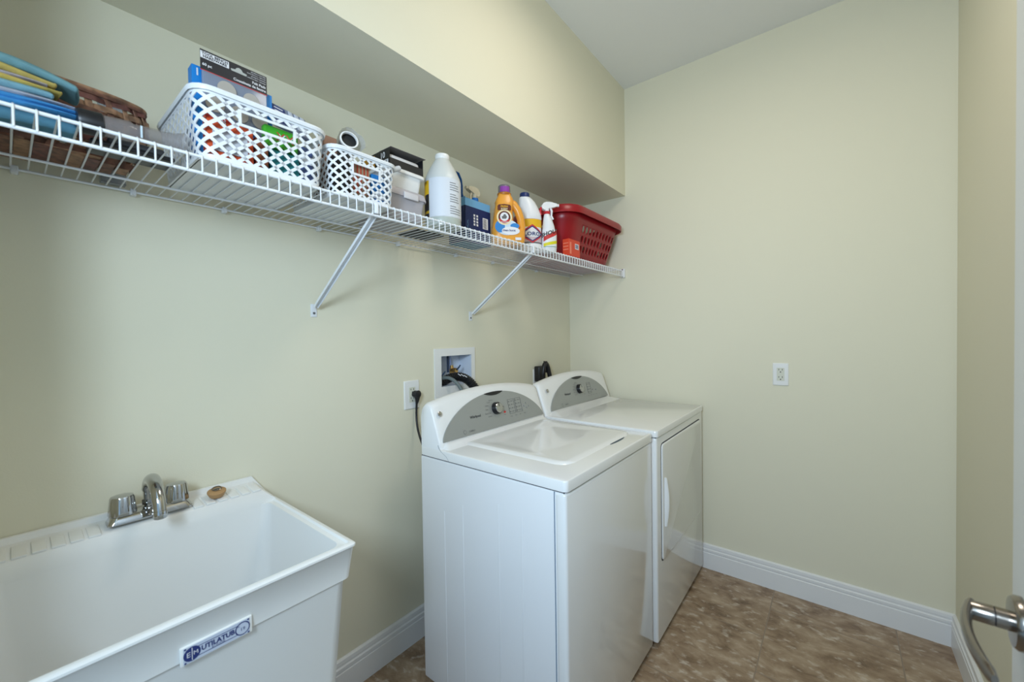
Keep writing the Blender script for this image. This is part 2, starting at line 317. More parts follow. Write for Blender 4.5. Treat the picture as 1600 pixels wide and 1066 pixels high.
# ================================================================ WASHER
WX0, WX1, WF, WB, WT = -1.479, -.793, -.850, -.203, .922
def console(parent, x0, x1, slopeb, full=False):
    """crowned control housing; returns the matrix of its sloping face (u = x from centre, v up the slope)"""
    g = G(); xc = (x0 + x1) / 2; hw = (x1 - x0) / 2; N = 28; rings = []
    base = .90
    xs = [x0 + .0, x0 + .006, x0 + .016] + [x0 + .016 + (x1 - x0 - .032) * i / N for i in range(1, N)] + [x1 - .016, x1 - .006, x1]
    for x in xs:
        k = min(x - x0, x1 - x); e = 0 if k >= .016 else (.016 - k)
        e = e * e / .016 * .6
        h = 1.086 + .036 * (1 - ((x - xc) / hw) ** 2) - e * .8
        yb = -.204 - e * .6; yf = e * .9
        rings.append([(x, yb, base), (x, yb, h - .045), (x, yb - .006, h - .018), (x, yb - .022, h - .003), (x, yb - .040, h), (x, -.262 + yf * .3, h - .006), (x, -.272 + yf, h - .020), (x, -.3145 + yf, .945), (x, -.318 + yf, .934), (x, -.316 + yf, base)])
    g.loft(rings, plastW, ca=True, cb=True); hs = g.obj('console', parent, ang=50)
    ang = math.atan2(.0425, .155)
    up = Vector((0, math.sin(ang), math.cos(ang))); n = Vector((0, -math.cos(ang), math.sin(ang)))
    return hs, Matrix(((1, 0, 0, xc), (0, up.y, n.y, -.3155), (0, up.z, n.z, .945), (0, 0, 0, 1)))
def controls(hs, TP, kx, washer=True):
    a = .328
    g = G(); Hp = .1535; Rp = (a * a + Hp * Hp) / (2 * Hp)
    def arc(x): return .5 * (math.sqrt(max(0, Rp * Rp - x * x)) - (Rp - Hp)) + .5 * Hp * math.sqrt(max(0, 1 - (x / a) ** 2))
    pts = [(a * math.cos(math.pi * i / 64), max(0, arc(a * math.cos(math.pi * i / 64)))) for i in range(65)]
    g.ext(pts, -.002, .0022, silver, TP)
    lens = [(x, .1495 - .02 * (x / .05) ** 2 * .25) for x in [(-.055 + .11 * i / 12) for i in range(13)]]
    low = [(x, .1495 - .011 - .006 * (1 - (x / .055) ** 2)) for x in [(.050 - .10 * i / 12) for i in range(13)]]
    top = [(x, arc(x) + .0005) for x in [(-.060 + .12 * i / 12) for i in range(13)]]
    lw = [(x, arc(.06) - .001 - .0115 * (1 - (x / .062) ** 2)) for x in [(.060 - .12 * i / 12) for i in range(13)]]
    g.ext(top + lw, .001, .0032, blackP, TP)
    g.obj('control_panel', hs)
    g = G(); Z = .0028
    def tx(s, x, y, sz, M=inkG, al='CENTER', bold=0): g.text(s, sz, M, TP @ Matrix.Translation((x, y, Z)), al, 0, bold)
    tx('Whirlpool', -.138, .066, .015, inkK, bold=.0003)
    g.obj('brand_lettering', hs); g = G()
    tx('CABRIO', -.190, .014, .010, inkG, 'LEFT'); g.poly(ell(-.212, .016, .008, .008, 18), inkG, TP, Z); g.poly(ell(-.212, .016, .0068, .0068, 18), silver, TP, Z + .0003)
    g.obj('model_lettering', hs); g = G()
    names = ['Normal', 'Heavy Duty', 'Bulky', 'Whites', 'Casual', 'Delicate'] if washer else ['Normal', 'Heavy', 'Bulky', 'Timed', 'Casual', 'Delicate']
    for i, s in enumerate(names):
        an = R(225 - i * 24); tx(s, kx + .047 * math.cos(an) - .012, .080 + .040 * math.sin(an), .0075, inkG, 'CENTER')
    g.obj('dial_lettering', hs); g = G()
    for i, s in enumerate(['Rinse', 'Spin', 'Soak']): tx(s, kx + .050, .045 + i * .018, .0065)
    if washer: g.poly(ell(kx + .052, .056, .008, .0045, 14), inkR, TP, Z)
    g.obj('cycle_lettering', hs); g = G()
    for c, x in enumerate((.085, .105, .135, .155) if washer else (.095, .115)):
        for r_ in range(4): g.poly(ell(x, .050 + r_ * .0155, .0026, .0026, 10), inkG, TP, Z); tx('Cold' if r_ < 2 else 'Hot', x + .009, .050 + r_ * .0155, .0055)
    for x in ((.079, .129) if washer else (.09,)):
        for q in ((x, x + .0012, .042, .105), (x + .042, x + .0432, .042, .105)): g.box(q[0], q[1], q[2], q[3], Z, Z + .0004, inkG, T=TP)
        g.box(x, x + .043, .105, .106, Z, Z + .0004, inkG, T=TP); g.box(x, x + .043, .041, .042, Z, Z + .0004, inkG, T=TP)
    g.obj('option_grid', hs); g = G()
    for x, s in ((.085, 'Temp'), (.120, 'Speed'), (.150, 'Soil'), (.185, 'Signal')): tx(s, x, .030, .0065)
    g.obj('option_lettering', hs)
    g = G(); T = TP @ Matrix.Translation((kx, .080, 0)); g.lathe([(.0270, .001), (.0260, .010), (.0245, .019)], blackP, T=T, n=40)
    g.lathe([(.0215, .017), (.0215, .0225), (.0190, .0245)], chrome, T=T, n=40)
    g.box(-.0012, .0012, .004, .019, .0245, .0252, blackP, T=T); g.obj('knob', hs)
    for x, y in ((.190, .062), (.208, .074), (.206, .052), (.226, .058)) if washer else ((.150, .06), (.19, .055)):
        g = G(); g.lathe([(.0045, .002), (.0045, .004), (.003, .0048)], mat('button_grey', (.30, .31, .31), .4), T=TP @ Matrix.Translation((x, y, 0)), n=16); g.obj('button', hs)
    g = G(); T = TP @ Matrix.Translation((-.318, .107, -.0006)); g.lathe([(.0095, 0), (.0095, .003), (.007, .005), (.002, .0055)], chrome, T=T); g.obj('screw_cap', hs)

ws = thing('washing_machine', (-1.136, -.527, 0), 'white top loading washing machine nearest the laundry tub', 'washing machine')
g = G(); g.box(WX0, WX1, WF + .006, WB, .022, .884, enamelM, .006); 
for y, zt in ((-.332, .70), (-.428, .745), (-.594, .79), (-.690, .775)):      # pressed ribs in the side sheet
    g.box(WX0 - .0009, WX0 + .002, y - .003, y + .003, .05, zt, enamelM, .0009, seg=2)
g.obj('cabinet', ws)
g = G(); g.box(WX0 - .0015, WX1 + .0015, WF - .001, -.812, .024, .8835, enamel, .010); g.obj('front_panel', ws)
G().box(WX0 - .0010, WX0 + .001, -.8125, -.8095, .03, .8835, mat('panel_gap', (.16, .22, .30), .7)).obj('panel_gap', ws)
# top cover with shallow well
TG = seamM
g = G(); g.box(WX0 + .004, WX1 - .004, WF + .008, WB - .002, .880, .8885, TG); g.obj('top_gap', ws)
g = G()
def topcover(g, x0, x1, yf, yb, z0, zt, M):
    # walls + top surface heightfield
    g.loft([[(x, y, z) for x, y in rrect(x0 + i, x1 - i, yf + i, yb - i * .2, .014, 5)] for i, z in ((.002, z0), (0, z0 + .002), (0, zt - .006), (.0018, zt - .0018), (.006, zt))], M, ca=True, cb=True)
topcover(g, WX0 - .002, WX1 + .002, WF - .004, WB, .8875, WT, enamel)
g.obj('top_cover', ws)
# lid: dished slab
g = G(); lx0, lx1, ly0, ly1 = -1.372, -.832, -.788, -.335
NX, NY = 40, 34; vs = []; fs = []
def lidz(u, v):      # u,v in 0..1
    e = min(u, 1 - u, v, (1 - v) + .03) ; e = max(0, e)
    edge = min(1, e / .02); z = WT - .0030 + .0085 * (1 - (1 - edge) ** 2)
    d = min((u - .05) / .14, (.95 - u) / .14, (v - .06) / .6, (.92 - v) / .14); d = max(0, min(1, d)); d = d * d * (3 - 2 * d)
    return z - .0060 * d
for j in range(NY + 1):
    for i in range(NX + 1):
        u, v = i / NX, j / NY
        x = lx0 + (lx1 - lx0) * u; y = ly0 + (ly1 - ly0) * v
        if v < .12:      # rounded front corners
            k = (.12 - v) / .12; sh = .055 * (1 - math.sqrt(max(0, 1 - k * k))); x = lx0 + sh + (lx1 - lx0 - 2 * sh) * u
        vs.append((x, y, lidz(u, v) + .002))
for j in range(NY):
    for i in range(NX): a = j * (NX + 1) + i; fs.append((a, a + 1, a + NX + 2, a + NX + 1))
g.add(vs, fs, enamel)
lid = g.obj('lid', ws, ang=60, recalc=False)
g = G(); pp = [(-.985 + .064 * math.cos(a), -.7855 + .008 * math.sin(a)) for a in [2 * math.pi * i / 24 for i in range(24)]]
g.ext(pp, WT - .0002, WT + .0012, mat('pocket_dark', (.03, .06, .09), .4)); g.obj('finger_pocket', lid)
# raised shoulder between console and lid
g = G(); g.loft([[(x, y, z) for x, y in rrect(WX0 + .012 + i * .5, WX1 - .012 - i * .5, -.352 + i, -.300, .01, 3)] for i, z in ((0, WT - .001), (.012, WT + .006), (.024, WT + .016), (.030, WT + .020))], enamel, ca=True, cb=True); g.obj('shoulder', ws)
G().tube(bez((WX0 - .0018, -.306, .938), (WX0 - .0018, -.318, .905), (WX0 - .0018, -.352, .915), (WX0 - .0018, -.362, .888), 14), .0007, mat('fine_seam', (.25, .28, .32), .7), 6).obj('side_seam', ws)
hs, TP = console(ws, WX0, WX1, 0); controls(hs, TP, -.005)
for sx in (WX0 + .05, WX1 - .05):
    for sy in (WF + .06, WB - .06):
        g = G(); g.lathe([(.022, 0), (.022, .010), (.010, .012), (.010, .024)], blackP, T=TR(sx, sy)); g.obj('foot', ws)

# ================================================================ DRYER
DX0, DX1, DF, DB, DT_ = -.775, -.038, -.866, -.203, .929
dr = thing('clothes_dryer', (-.406, -.53, 0), 'white front loading clothes dryer in the far corner beside the washer', 'dryer')
g = G(); g.box(DX0, DX1, DF, DB, .022, .899, enamel, .009); g.obj('cabinet', dr)
g = G(); g.box(DX0 + .004, DX1 - .004, DF + .005, DB - .002, .896, .9015, TG); g.obj('top_gap', dr)
g = G(); topcover(g, DX0 - .002, DX1 + .002, DF - .004, DB, .9005, DT_, enamel)
g.loft([[(x, y, z) for x, y in rrect(DX0 + .014 + i * .8, DX1 - .014 - i * .8, -.400 + i * 1.2, -.300, .01, 3)] for i, z in ((0, DT_ - .001), (.02, DT_ + .004), (.050, DT_ + .012), (.060, DT_ + .016))], enamel, ca=True, cb=True)
g.obj('top_cover', dr)
g = G(); pr = rrect(-.727, -.098, .352, .866, .020, 6)
g.ext(pr, -.0002, .0008, TG, T_front(0, DF, 0)); g.obj('door_gap', dr)
g = G(); P0 = rrect(-.722, -.103, .357, .861, .018, 6)
g.loft([[(x, y, d) for x, y in rrect(-.722 + i, -.103 - i, .357 + i, .861 - i, .018, 6)] for i, d in ((0, 0), (0, .004), (.0015, .0062), (.004, .007))], enamel, T=T_front(0, DF, 0), ca=True, cb=True)
dd_ = g.obj('door', dr)
g = G(); yy = DF - .007; N = 16; rings = []
for i in range(N + 1):
    t = i / N; z = .500 + .212 * t; wv = .010 + .030 * math.sin(math.pi * (t * .9 + .06)); 
    dpt = .004 + .010 * math.sin(math.pi * t)
    rings.append([(-.700, yy + .001, z), (-.700, yy - dpt, z), (-.700 + .006, yy - dpt - .004, z), (-.700 + wv * .7, yy - dpt * .5, z), (-.700 + wv, yy + .001, z)])
g.loft(rings, plastW, ca=True, cb=True); g.obj('door_handle', dd_, ang=60)
for z in (.772, .430):
    g = G(); g.box(-.0985, -.0962, DF - .0022, DF, z - .027, z + .027, mat('hinge_grey', (.16, .17, .15), .5), .001); g.obj('hinge', dr)
hs, TP = console(dr, DX0, DX1, 0)
controls(hs, TP @ Matrix.Translation((0, 0, 0)), -.005, False)
for sx in (DX0 + .05, DX1 - .05):
    for sy in (DF + .06, DB - .06):
        g = G(); g.lathe([(.022, 0), (.022, .010), (.010, .012), (.010, .024)], blackP, T=TR(sx, sy)); g.obj('foot', dr)

# ================================================================ WALL FITTINGS
def outlet(name, T, label, w=.070, h=.114, sockets=((0, .019), (0, -.019)), decor=False):
    t = thing(name, tuple(T.translation), label, 'outlet')
    g = G(); g.loft([[(x, y, d) for x, y in rrect(-w / 2 + i, w / 2 - i, -h / 2 + i, h / 2 - i, .003, 3)] for i, d in ((0, 0), (0, .003), (.0025, .0055))], plastW, T=T, ca=True, cb=True); g.obj('cover_plate', t)
    g = G(); g.ext(rrect(-.0165, .0165, -.033, .033, .002, 2), .005, .0068, mat('outlet_ivory', (.66, .66, .56), .4), T)
    for cx, cy in sockets:
        g.box(cx - .0085, cx - .006, cy + .001, cy + .009, .006, .0071, holeM, T=T); g.box(cx + .006, cx + .0085, cy + .001, cy + .009, .006, .0071, holeM, T=T); g.poly(ell(cx, cy - .007, .0028, .0028, 10), holeM, T, .0071)
    g.obj('receptacle', t); return t
TB = Matrix.Translation((0, -1.232, 1.119)) @ Matrix(((0, 0, -1, 0), (-1, 0, 0, 0), (0, 1, 0, 0), (0, 0, 0, 1)))
outlet('wall_outlet', TB, 'white wall outlet with nothing plugged in on the cream end wall', .068, .114)
outlet('wall_outlet', T_front(-1.3625, 0, 1.086), 'white wall outlet beside the washer with a black plug in it', .080, .124)
cd = thing('power_cord', (-1.345, -.01, 1.06), 'black plug and cord hanging from the wall outlet down behind the washer', 'cord')
g = G(); g.loft([[(a * math.cos(t), b * math.sin(t) , d) for t in [2 * math.pi * j / 24 for j in range(24)]] for a, b, d in ((.018, .015, .0068), (.0185, .0155, .02), (.015, .017, .030), (.007, .010, .034))], blackP, T=T_front(-1.348, 0, 1.088), ca=True, cb=True)
g.tube(bez((-1.348, -.020, 1.086), (-1.348, -.024, 1.065), (-1.348, -.020, 1.055), (-1.348, -.016, 1.045), 8), [.014, .013, .012, .010, .009, .008, .007, .006, .005], blackP, 12); g.obj('plug', cd)
g = G(); g.tube(bez((-1.348, -.017, 1.05), (-1.350, -.01, .96), (-1.36, -.03, .93), (-1.375, -.10, .86), 20) + bez((-1.376, -.104, .85), (-1.39, -.15, .80), (-1.39, -.16, .6), (-1.36, -.12, .4), 14)[1:], .0048, blackP, 10); g.obj('cable', cd)
# washer outlet box
ob = thing('washer_outlet_box', (-1.10, 0, 1.17), 'white recessed plumbing box in the wall holding brass valves behind the washer', 'outlet box')
bxM = mat('box_white', (.66, .72, .82), .4)
g = G(); HX0, HX1, HZ0, HZ1 = HOLE
oX0, oX1, oZ0, oZ1 = -1.232, -.965, 1.045, 1.281
for a in ((oX0, HX0, oZ0, oZ1), (HX1, oX1, oZ0, oZ1), (HX0, HX1, oZ0, HZ0), (HX0, HX1, HZ1, oZ1)): g.box(a[0], a[1], -.006, 0, a[2], a[3], plastW)
g.obj('flange', ob)
g = G()
g.add([(HX0, 0, HZ0), (HX1, 0, HZ0), (HX1, 0, HZ1), (HX0, 0, HZ1), (HX0, .085, HZ0), (HX1, .085, HZ0), (HX1, .085, HZ1), (HX0, .085, HZ1)], [(0, 1, 5, 4), (1, 2, 6, 5), (2, 3, 7, 6), (3, 0, 4, 7), (4, 5, 6, 7)], bxM); g.obj('recess', ob)
def valve(x, z):
    g = G(); g.cyl(.009, 0, .035, brass, T=TR(x, .045, z, 0)); g.cyl(.011, 0, .04, brass, T=TR(x, .05, z + .012, 90)); g.lathe([(.013, 0), (.013, .012)], brass, T=TR(x, .045, z - .008), n=6)
    v = g.obj('valve', ob)
    g = G(); g.tube([(x, .008, z + .014), (x + .012, .006, z + .026), (x + .022, .006, z + .036)], [.004, .004, .003], mat('valve_blue', (.02, .05, .10), .4), 8); g.obj('valve_lever', v)
valve(-1.180, 1.135); valve(-1.080, 1.158)
g = G(); g.cyl(.008, 1.175, HZ1 - .002, mat('pipe_blue', (.25, .32, .55), .4), T=TR(-1.085, .055)); g.obj('supply_pipe', ob)
g = G(); g.box(-1.108, -1.101, .04, .05, 1.16, HZ1 - .002, mat('pipe_dark', (.03, .05, .10), .5)); g.obj('divider', ob)
h = thing('drain_hose', (-1.10, 0, 1.12), 'thick black corrugated drain hose curving out of the plumbing box', 'hose')
P = bez((-1.150, .060, 1.100), (-1.13, -.01, 1.165), (-1.035, -.05, 1.165), (-1.045, -.115, 1.02), 60)
g = G(); g.tube(P, [.021 + (.0022 if i % 2 else -.001) for i in range(61)], blackP, 16); 
hd = g.obj('hose', h)
g = G()
for k in (26, 30, 34):
    p = Vector(P[k]); g.tube([tuple(p + Vector((-.014, -.012, .016))), tuple(p + Vector((-.006, -.024, .006)))], .0018, inkW, 6)
g.obj('hose_marking', hd)
h2 = thing('supply_hose', (-1.17, 0, 1.12), 'grey ribbed supply hose running down from the left brass valve', 'hose')
g = G(); P = bez((-1.180, .040, 1.128), (-1.165, -.03, 1.165), (-1.135, -.07, 1.13), (-1.125, -.105, 1.02), 30)
g.tube(P, .0085, mat('grey_rubber', (.13, .16, .16), .5), 12); g.obj('hose', h2)
# dryer cord
dc = thing('dryer_plug', (-.39, 0, 1.10), 'large black dryer plug and looped cord on the wall behind the dryer', 'plug')
g = G(); g.box(-.452, -.350, -.004, 0, 1.035, 1.125, plastW, .002); g.obj('socket_plate', dc)
g = G(); g.box(-.445, -.375, -.045, -.004, 1.05, 1.145, blackP, .008); g.obj('plug_body', dc)
g = G(); g.tube(bez((-.40, -.035, 1.06), (-.40, -.05, 1.20), (-.335, -.03, 1.20), (-.335, -.06, 1.0), 20), .014, blackP, 12); g.tube([(-.36, -.03, 1.10), (-.357, -.03, 1.172)], .012, blackP, 12); g.obj('cable', dc)

# ================================================================ WIRE SHELF
sh = thing('wire_shelf', (-1.3, -.2, ZD), 'long white ventilated wire shelf on the left wall under the soffit', 'shelf')
SXA, SXB, LY, LZ = -2.59, -.012, -.400, 1.6985
g = G()
x = SXA + .01; r = .0017
while x < SXB - .006:
    g.tube([(x, -.010, ZD - .0015), (x, LY + .004, ZD - .0015), (x, LY - .0012, ZD - .005), (x, LY - .0012, LZ)], r, wireM, 6)
    x += .0254
g.obj('cross_wires', sh)
for nm, y, z, rr_ in (('front_rod', LY + .0035, ZD - .0055, .0034), ('lip_rod', LY + .0028, LZ, .0036), ('support_rod', -.115, ZD - .006, .003), ('back_rod', -.012, ZD - .006, .003)):
    G().tube([(SXA, y, z), (SXB, y, z)], rr_, wireM, 10).obj(nm, sh)
for x in (-2.4475, -2.25, -2.0468, -1.7597, -1.4236, -1.0918, -.819, -.4134):
    g = G(); g.box(x - .006, x + .006, -.018, -.0005, ZD - .016, ZD + .002, wireM, .002); g.cyl(.004, 0, .006, wireM, T=TR(x, -.018, ZD - .012, 90), n=10); g.obj('wall_clip', sh)
g = G(); g.box(-.020, -.0005, LY - .012, LY + .014, LZ - .008, ZD + .008, plastW, .002); g.cyl(.0035, 0, .003, chrome, T=T_left(-.020, LY + .002, ZD + .002)); g.cyl(.0035, 0, .003, chrome, T=T_left(-.020, LY + .002, LZ - .003)); g.obj('end_bracket', sh)
for xb in (-1.780, -.987):
    g = G(); top = Vector((xb + .002, LY + .002, LZ + .014)); bot = Vector((xb, -.006, 1.443)); d = (top - bot).normalized(); s = Vector((1, 0, 0)); n = d.cross(s)
    # channel section
    pr = [(-.0085, .004), (-.0085, -.005), (-.0072, -.005), (-.0072, .0028), (.0072, .0028), (.0072, -.005), (.0085, -.005), (.0085, .004)]
    g.loft([[tuple(p + s * (a * k) + n * b) for a, b in pr] for p, k in ((bot + d * .012, .8), (bot + d * .04, 1), (top, 1))], wireM, ca=True, cb=True)
    g.box(xb - .011, xb + .011, -.003, 0, 1.416, 1.462, wireM, .001)
    g.box(xb - .0055, xb + .0055, LY - .004, LY + .005, LZ + .006, ZD - .003, wireM, .0015)
    br = g.obj('brace', sh)
    g = G(); g.lathe([(.0045, 0), (.004, .002), (.001, .003)], inkG, T=T_front(xb, -.003, 1.4295), n=12); g.obj('screw', br)

# ================================================================ BASKETS
def pmap(top, bot, rt, rb, z0, z1, nseg=10):
    """(s in 0..1 round the basket, v in 0..1 up) -> point ; starts at the middle of the front side, runs towards +x"""
    def path(rc, r):
        x0, x1, y0, y1 = rc; pts = [((x0 + x1) / 2, y0)] + rrect(x0, x1, y0, y1, r, nseg)[0:] + [((x0 + x1) / 2, y0)]
        L = [0]
        for a, b in zip(pts, pts[1:]): L.append(L[-1] + math.dist(a, b))
        return pts, L
    A, B = path(bot, rb), path(top, rt)
    def at(P, s):
        pts, L = P; d = (s % 1.0) * L[-1]
        lo, hi = 0, len(L) - 1
        while hi - lo > 1:
            mid = (lo + hi) // 2
            if L[mid] <= d: lo = mid
            else: hi = mid
        k = (d - L[lo]) / max(1e-9, L[hi] - L[lo]); return pts[lo][0] + (pts[hi][0] - pts[lo][0]) * k, pts[lo][1] + (pts[hi][1] - pts[lo][1]) * k
    def f(s, v):
        a = at(A, s); b = at(B, s); return Vector((a[0] + (b[0] - a[0]) * v, a[1] + (b[1] - a[1]) * v, z0 + (z1 - z0) * v))
    return f, B[1][-1]
def fnorm(f, s, v):
    ds = (f(s + .004, v) - f(s - .004, v)); dv = (f(s, v + .02) - f(s, v - .02)); return ds.cross(dv).normalized()
def ring_of(f, v, off, dz=0, n=96):
    return [tuple(f(j / n, v) + Vector((*fnorm(f, j / n, v).xy, 0)) * off + Vector((0, 0, dz))) for j in range(n)]
def lattice_basket(name, label, top, bot, rt, rb, z0, z1, p, wd, hand, M, loc, vb=.05):
    t = thing(name, loc, label, 'basket', None); f, P = pmap(top, bot, rt, rb, z0, z1); Hh = (z1 - z0)
    g = G(); n = max(4, round(P / p)); run = 9          # strips cross half a cell per step
    rows = round(Hh / p * 1.05); th = .0009
    for dirn in (1, -1):
        for k in range(n):
            st = 34; cur = []; segs = []
            for i in range(st + 1):
                v = vb + (1 - .06 - vb) * i / st; s = k / n + dirn * (i / st) * rows / n
                sm = (s + .5) % 1 - .5
                if hand and abs(sm) * P < hand[0] + .001 and hand[1] - .01 < v < hand[2] + .01:
                    if len(cur) > 1: segs.append(cur)
                    cur = []
                else: cur.append((s, v))
            if len(cur) > 1: segs.append(cur)
            for sg in segs:
                rings = []
                for s, v in sg:
                    c = f(s, v); N = fnorm(f, s, v); d = (f(s + dirn * .004, v + .004 * (1 - .06 - vb) * n / rows) - c).normalized(); q = d.cross(N) * (wd / 2)
                    rings.append([tuple(c + q + N * th), tuple(c - q + N * th), tuple(c - q - N * th), tuple(c + q - N * th)])
                g.loft(rings, M, ca=True, cb=True)
    # bottom band, top band, rim
    g.loft([ring_of(f, 0, -.002), ring_of(f, 0, .0012), ring_of(f, vb + .02, .0012), ring_of(f, vb + .02, -.0012), ring_of(f, 0.01, -.002)], M)
    g.loft([ring_of(f, .92, -.0012), ring_of(f, .92, .0012), ring_of(f, .97, .0015), ring_of(f, .97, .0055, -.004), ring_of(f, .985, .0075, .001), ring_of(f, 1, .0065, .002), ring_of(f, 1, .001, .004), ring_of(f, 1, -.0015, .002), ring_of(f, .92, -.0012)], M)
    # solid upright at each corner
    if hand:
        hw, v0, v1 = hand; k = hw / P; bw = .006
        def fr(s0, s1, a, b):
            q = [[(s0 + (s1 - s0) * i / 10, v) for i in range(11)] for v in (a, b)]
            rg = []
            for i in range(11):
                s = q[0][i][0]; A_, B_ = f(s, a), f(s, b); N = fnorm(f, s, (a + b) / 2)
                rg.append([tuple(A_ + N * .0022), tuple(B_ + N * .0022), tuple(B_ - N * .0015), tuple(A_ - N * .0015)])
            g.loft(rg, M, ca=True, cb=True)
        e = bw / Hh; fr(-k - bw / P, k + bw / P, v0 - e, v0); fr(-k - bw / P, k + bw / P, v1, v1 + e); fr(-k - bw / P, -k, v0, v1); fr(k, k + bw / P, v0, v1)
    g.obj('mesh_wall', t, ang=30)
    g = G(); x0, x1, y0, y1 = bot; g.loft([[(x, y, z) for x, y in rrect(x0, x1, y0, y1, rb, 8)] for z in (z0, z0 + .0022)], M, ca=True, cb=True); g.obj('basket_floor', t)
    return f, P
ZB = ZD + .0012
wb = mat('white_basket_plastic', (.76, .78, .80), .4)
lattice_basket('storage_basket', 'larger white lattice storage basket on the wire shelf, full of packages', (-2.208, -1.918, -.392, -.070), (-2.194, -1.932, -.384, -.078), .035, .030, ZB, 1.891, .0350, .0072, (.058, .64, .80), wb, (-2.065, -.23, ZB))
lattice_basket('storage_basket', 'smaller white lattice storage basket beside the larger one, with a rolled paper sticking out', (-1.903, -1.692, -.382, -.090), (-1.890, -1.703, -.376, -.098), .030, .026, ZB, 1.872, .0290, .0062, (.042, .55, .74), wb, (-1.80, -.235, ZB))

def carton(name, label, box, M, cat='box', bev=.0012, T=None, extra=None, loc=None, group=None):
    g = G(); g.box(*box, M, bev, T=T, seg=1)
    if extra: extra(g)
    pr = dict(label=label, category=cat)
    if group: pr['group'] = group
    c = loc or ((box[0] + box[1]) / 2, (box[2] + box[3]) / 2, box[4]); return g.obj(name, loc=c, **pr)
Z1 = ZB + .003
def ring_ink(g): g.text('8', .02, inkW, T_front(-2.15, -.3741, Z1 + .09)); g.box(-2.185, -2.12, -.3742, -.3735, Z1 + .092, Z1 + .096, inkR)
carton('orange_box', 'orange carton behind the left front mesh of the larger white basket', (-2.182, -2.090, -.372, -.345, Z1, Z1 + .100), solid('orange_card', 'D2532A', .5), extra=ring_ink)
carton('white_carton', 'plain white carton standing deep in the middle of the larger white basket', (-2.172, -2.103, -.3775, -.3735, Z1 + .022, Z1 + .072), solid('white_card', 'B9BCC2', .5))
carton('snack_pouch', 'green pouch with red print seen through the handle hole of the larger white basket', (-2.066, -1.985, -.3715, -.352, Z1 + .072, Z1 + .124), solid('green_foil', '3FA02A', .3), 'pouch', .004, extra=lambda g: (g.text('XX', .030, inkR, T_front(-2.018, -.3719, Z1 + .100)), g.text('XX', .026, inkW, T_front(-2.016, -.3717, Z1 + .099))))
carton('medicine_box', 'teal box low in the right half of the larger white basket', (-2.050, -1.985, -.372, -.330, Z1, Z1 + .066), solid('teal_card', '1E7F83', .45))
carton('medicine_box', 'navy and white box at the right end inside the larger white basket', (-1.978, -1.948, -.370, -.300, Z1, Z1 + .098), solid('navy_card', '4A5C8C', .45), extra=lambda g: g.box(-1.979, -1.947, -.3706, -.30, Z1 + .055, Z1 + .075, inkW))
carton('brown_box', 'rust brown box between green pouch and teal box in the larger white basket', (-2.084, -2.056, -.368, -.34, Z1, Z1 + .085), solid('rust_card', '8A4A2E', .5))
carton('grey_packet', 'light grey packet filling the back of the larger white basket', (-2.185, -1.945, -.262, -.215, Z1, Z1 + .110), solid('grey_card', '9AA0A6', .6))
# felt pad package : header card, clear blister with round pads
fp = thing('felt_pad_package', (-2.104, -.300, Z1 + .08), 'felt pad pack with black printed header card sticking out of the larger white basket', 'package')
TF = T_front(-2.1045, -.312, 1.990)
g = G(); kc = mat('header_card_black', (.022, .022, .027), .4)
hole = [(-.012, -.009), (-.005, -.009), (0, -.009), (.020, -.009), (.021, -.0045), (.012, -.003), (.009, .002), (.004, .004), (-.001, .002), (-.004, -.003), (-.0135, -.0045)]
g.box(-.070, .070, -.0235, .0235, -.0006, 0, kc, T=TF)
g.ext([(x + .004, y + .012) for x, y in hole], .0001, .0006, mat('card_slot_grey', (.42, .43, .40), .6), TF)
g.box(-.0695, -.013, .004, .0195, 0, .0004, inkW, T=TF)
g.text('TOOL BENCH', .0082, inkK, TF @ Matrix.Translation((-.041, .0150, .0003)), bold=.0003); g.text('HARDWARE', .0078, inkK, TF @ Matrix.Translation((-.041, .0082, .0003)), bold=.0003, sx=1.1)
g.text('60 pc', .0085, inkW, TF @ Matrix.Translation((-.0665, -.010, .0003)), 'LEFT', bold=.0002)
g.text('Felt Pads', .0085, inkW, TF @ Matrix.Translation((.067, -.0055, .0003)), 'RIGHT', bold=.0002); g.text('Coussinets de feutre', .0085, inkW, TF @ Matrix.Translation((.067, -.0150, .0003)), 'RIGHT', bold=.0002)
for i in range(4): g.text('assorted sizes - tamanos' if i % 2 else 'grandeurs assorties', .0042, inkW, TF @ Matrix.Translation((.067, .0195 - .0053 * i, .0003)), 'RIGHT')
g.box(-.070, .070, -.0245, -.0225, 0, .0004, inkR, T=TF); g.obj('header_card', fp)
g = G(); bl = mat('blister_film', (.30, .34, .42), .12, alpha=.55, spec=.6)
g.box(-.068, .068, -.135, -.025, -.004, .004, bl, .002, T=TF); g.obj('blister', fp)
for q, (x, y, r_) in enumerate(((-.020, -.052, .0195), (.032, -.056, .018), (-.045, -.095, .019), (.005, -.10, .019), (.050, -.10, .018))):
    G().lathe([(r_, .0041), (r_, .0065)], mat('beige_felt', (.40, .37, .33), .95), T=TF @ Matrix.Translation((x, y, 0)), n=28).obj('felt_pad', fp)
carton('blue_box', 'bright blue box standing right behind the felt pad pack in the larger white basket', (-2.188, -2.018, -.300, -.270, Z1 + .02, 1.978), solid('bright_blue_card', '1480CF', .45), extra=lambda g: (g.box(-2.179, -2.176, -.3005, -.299, 1.955, 1.972, inkW)))
G().tube(bez((-2.075, -.335, 1.905), (-2.058, -.34, 1.925), (-2.040, -.34, 1.918), (-2.030, -.338, 1.885), 10), [.003, .005, .005, .005, .004, .004, .004, .004, .004, .004, .003], mat('clear_film', (.6, .65, .7), .08, alpha=.5), 8, flat=.4).obj('plastic_bag', label='twist of clear film in front of the felt pad pack', category='bag', loc=(-2.05, -.335, 1.88))
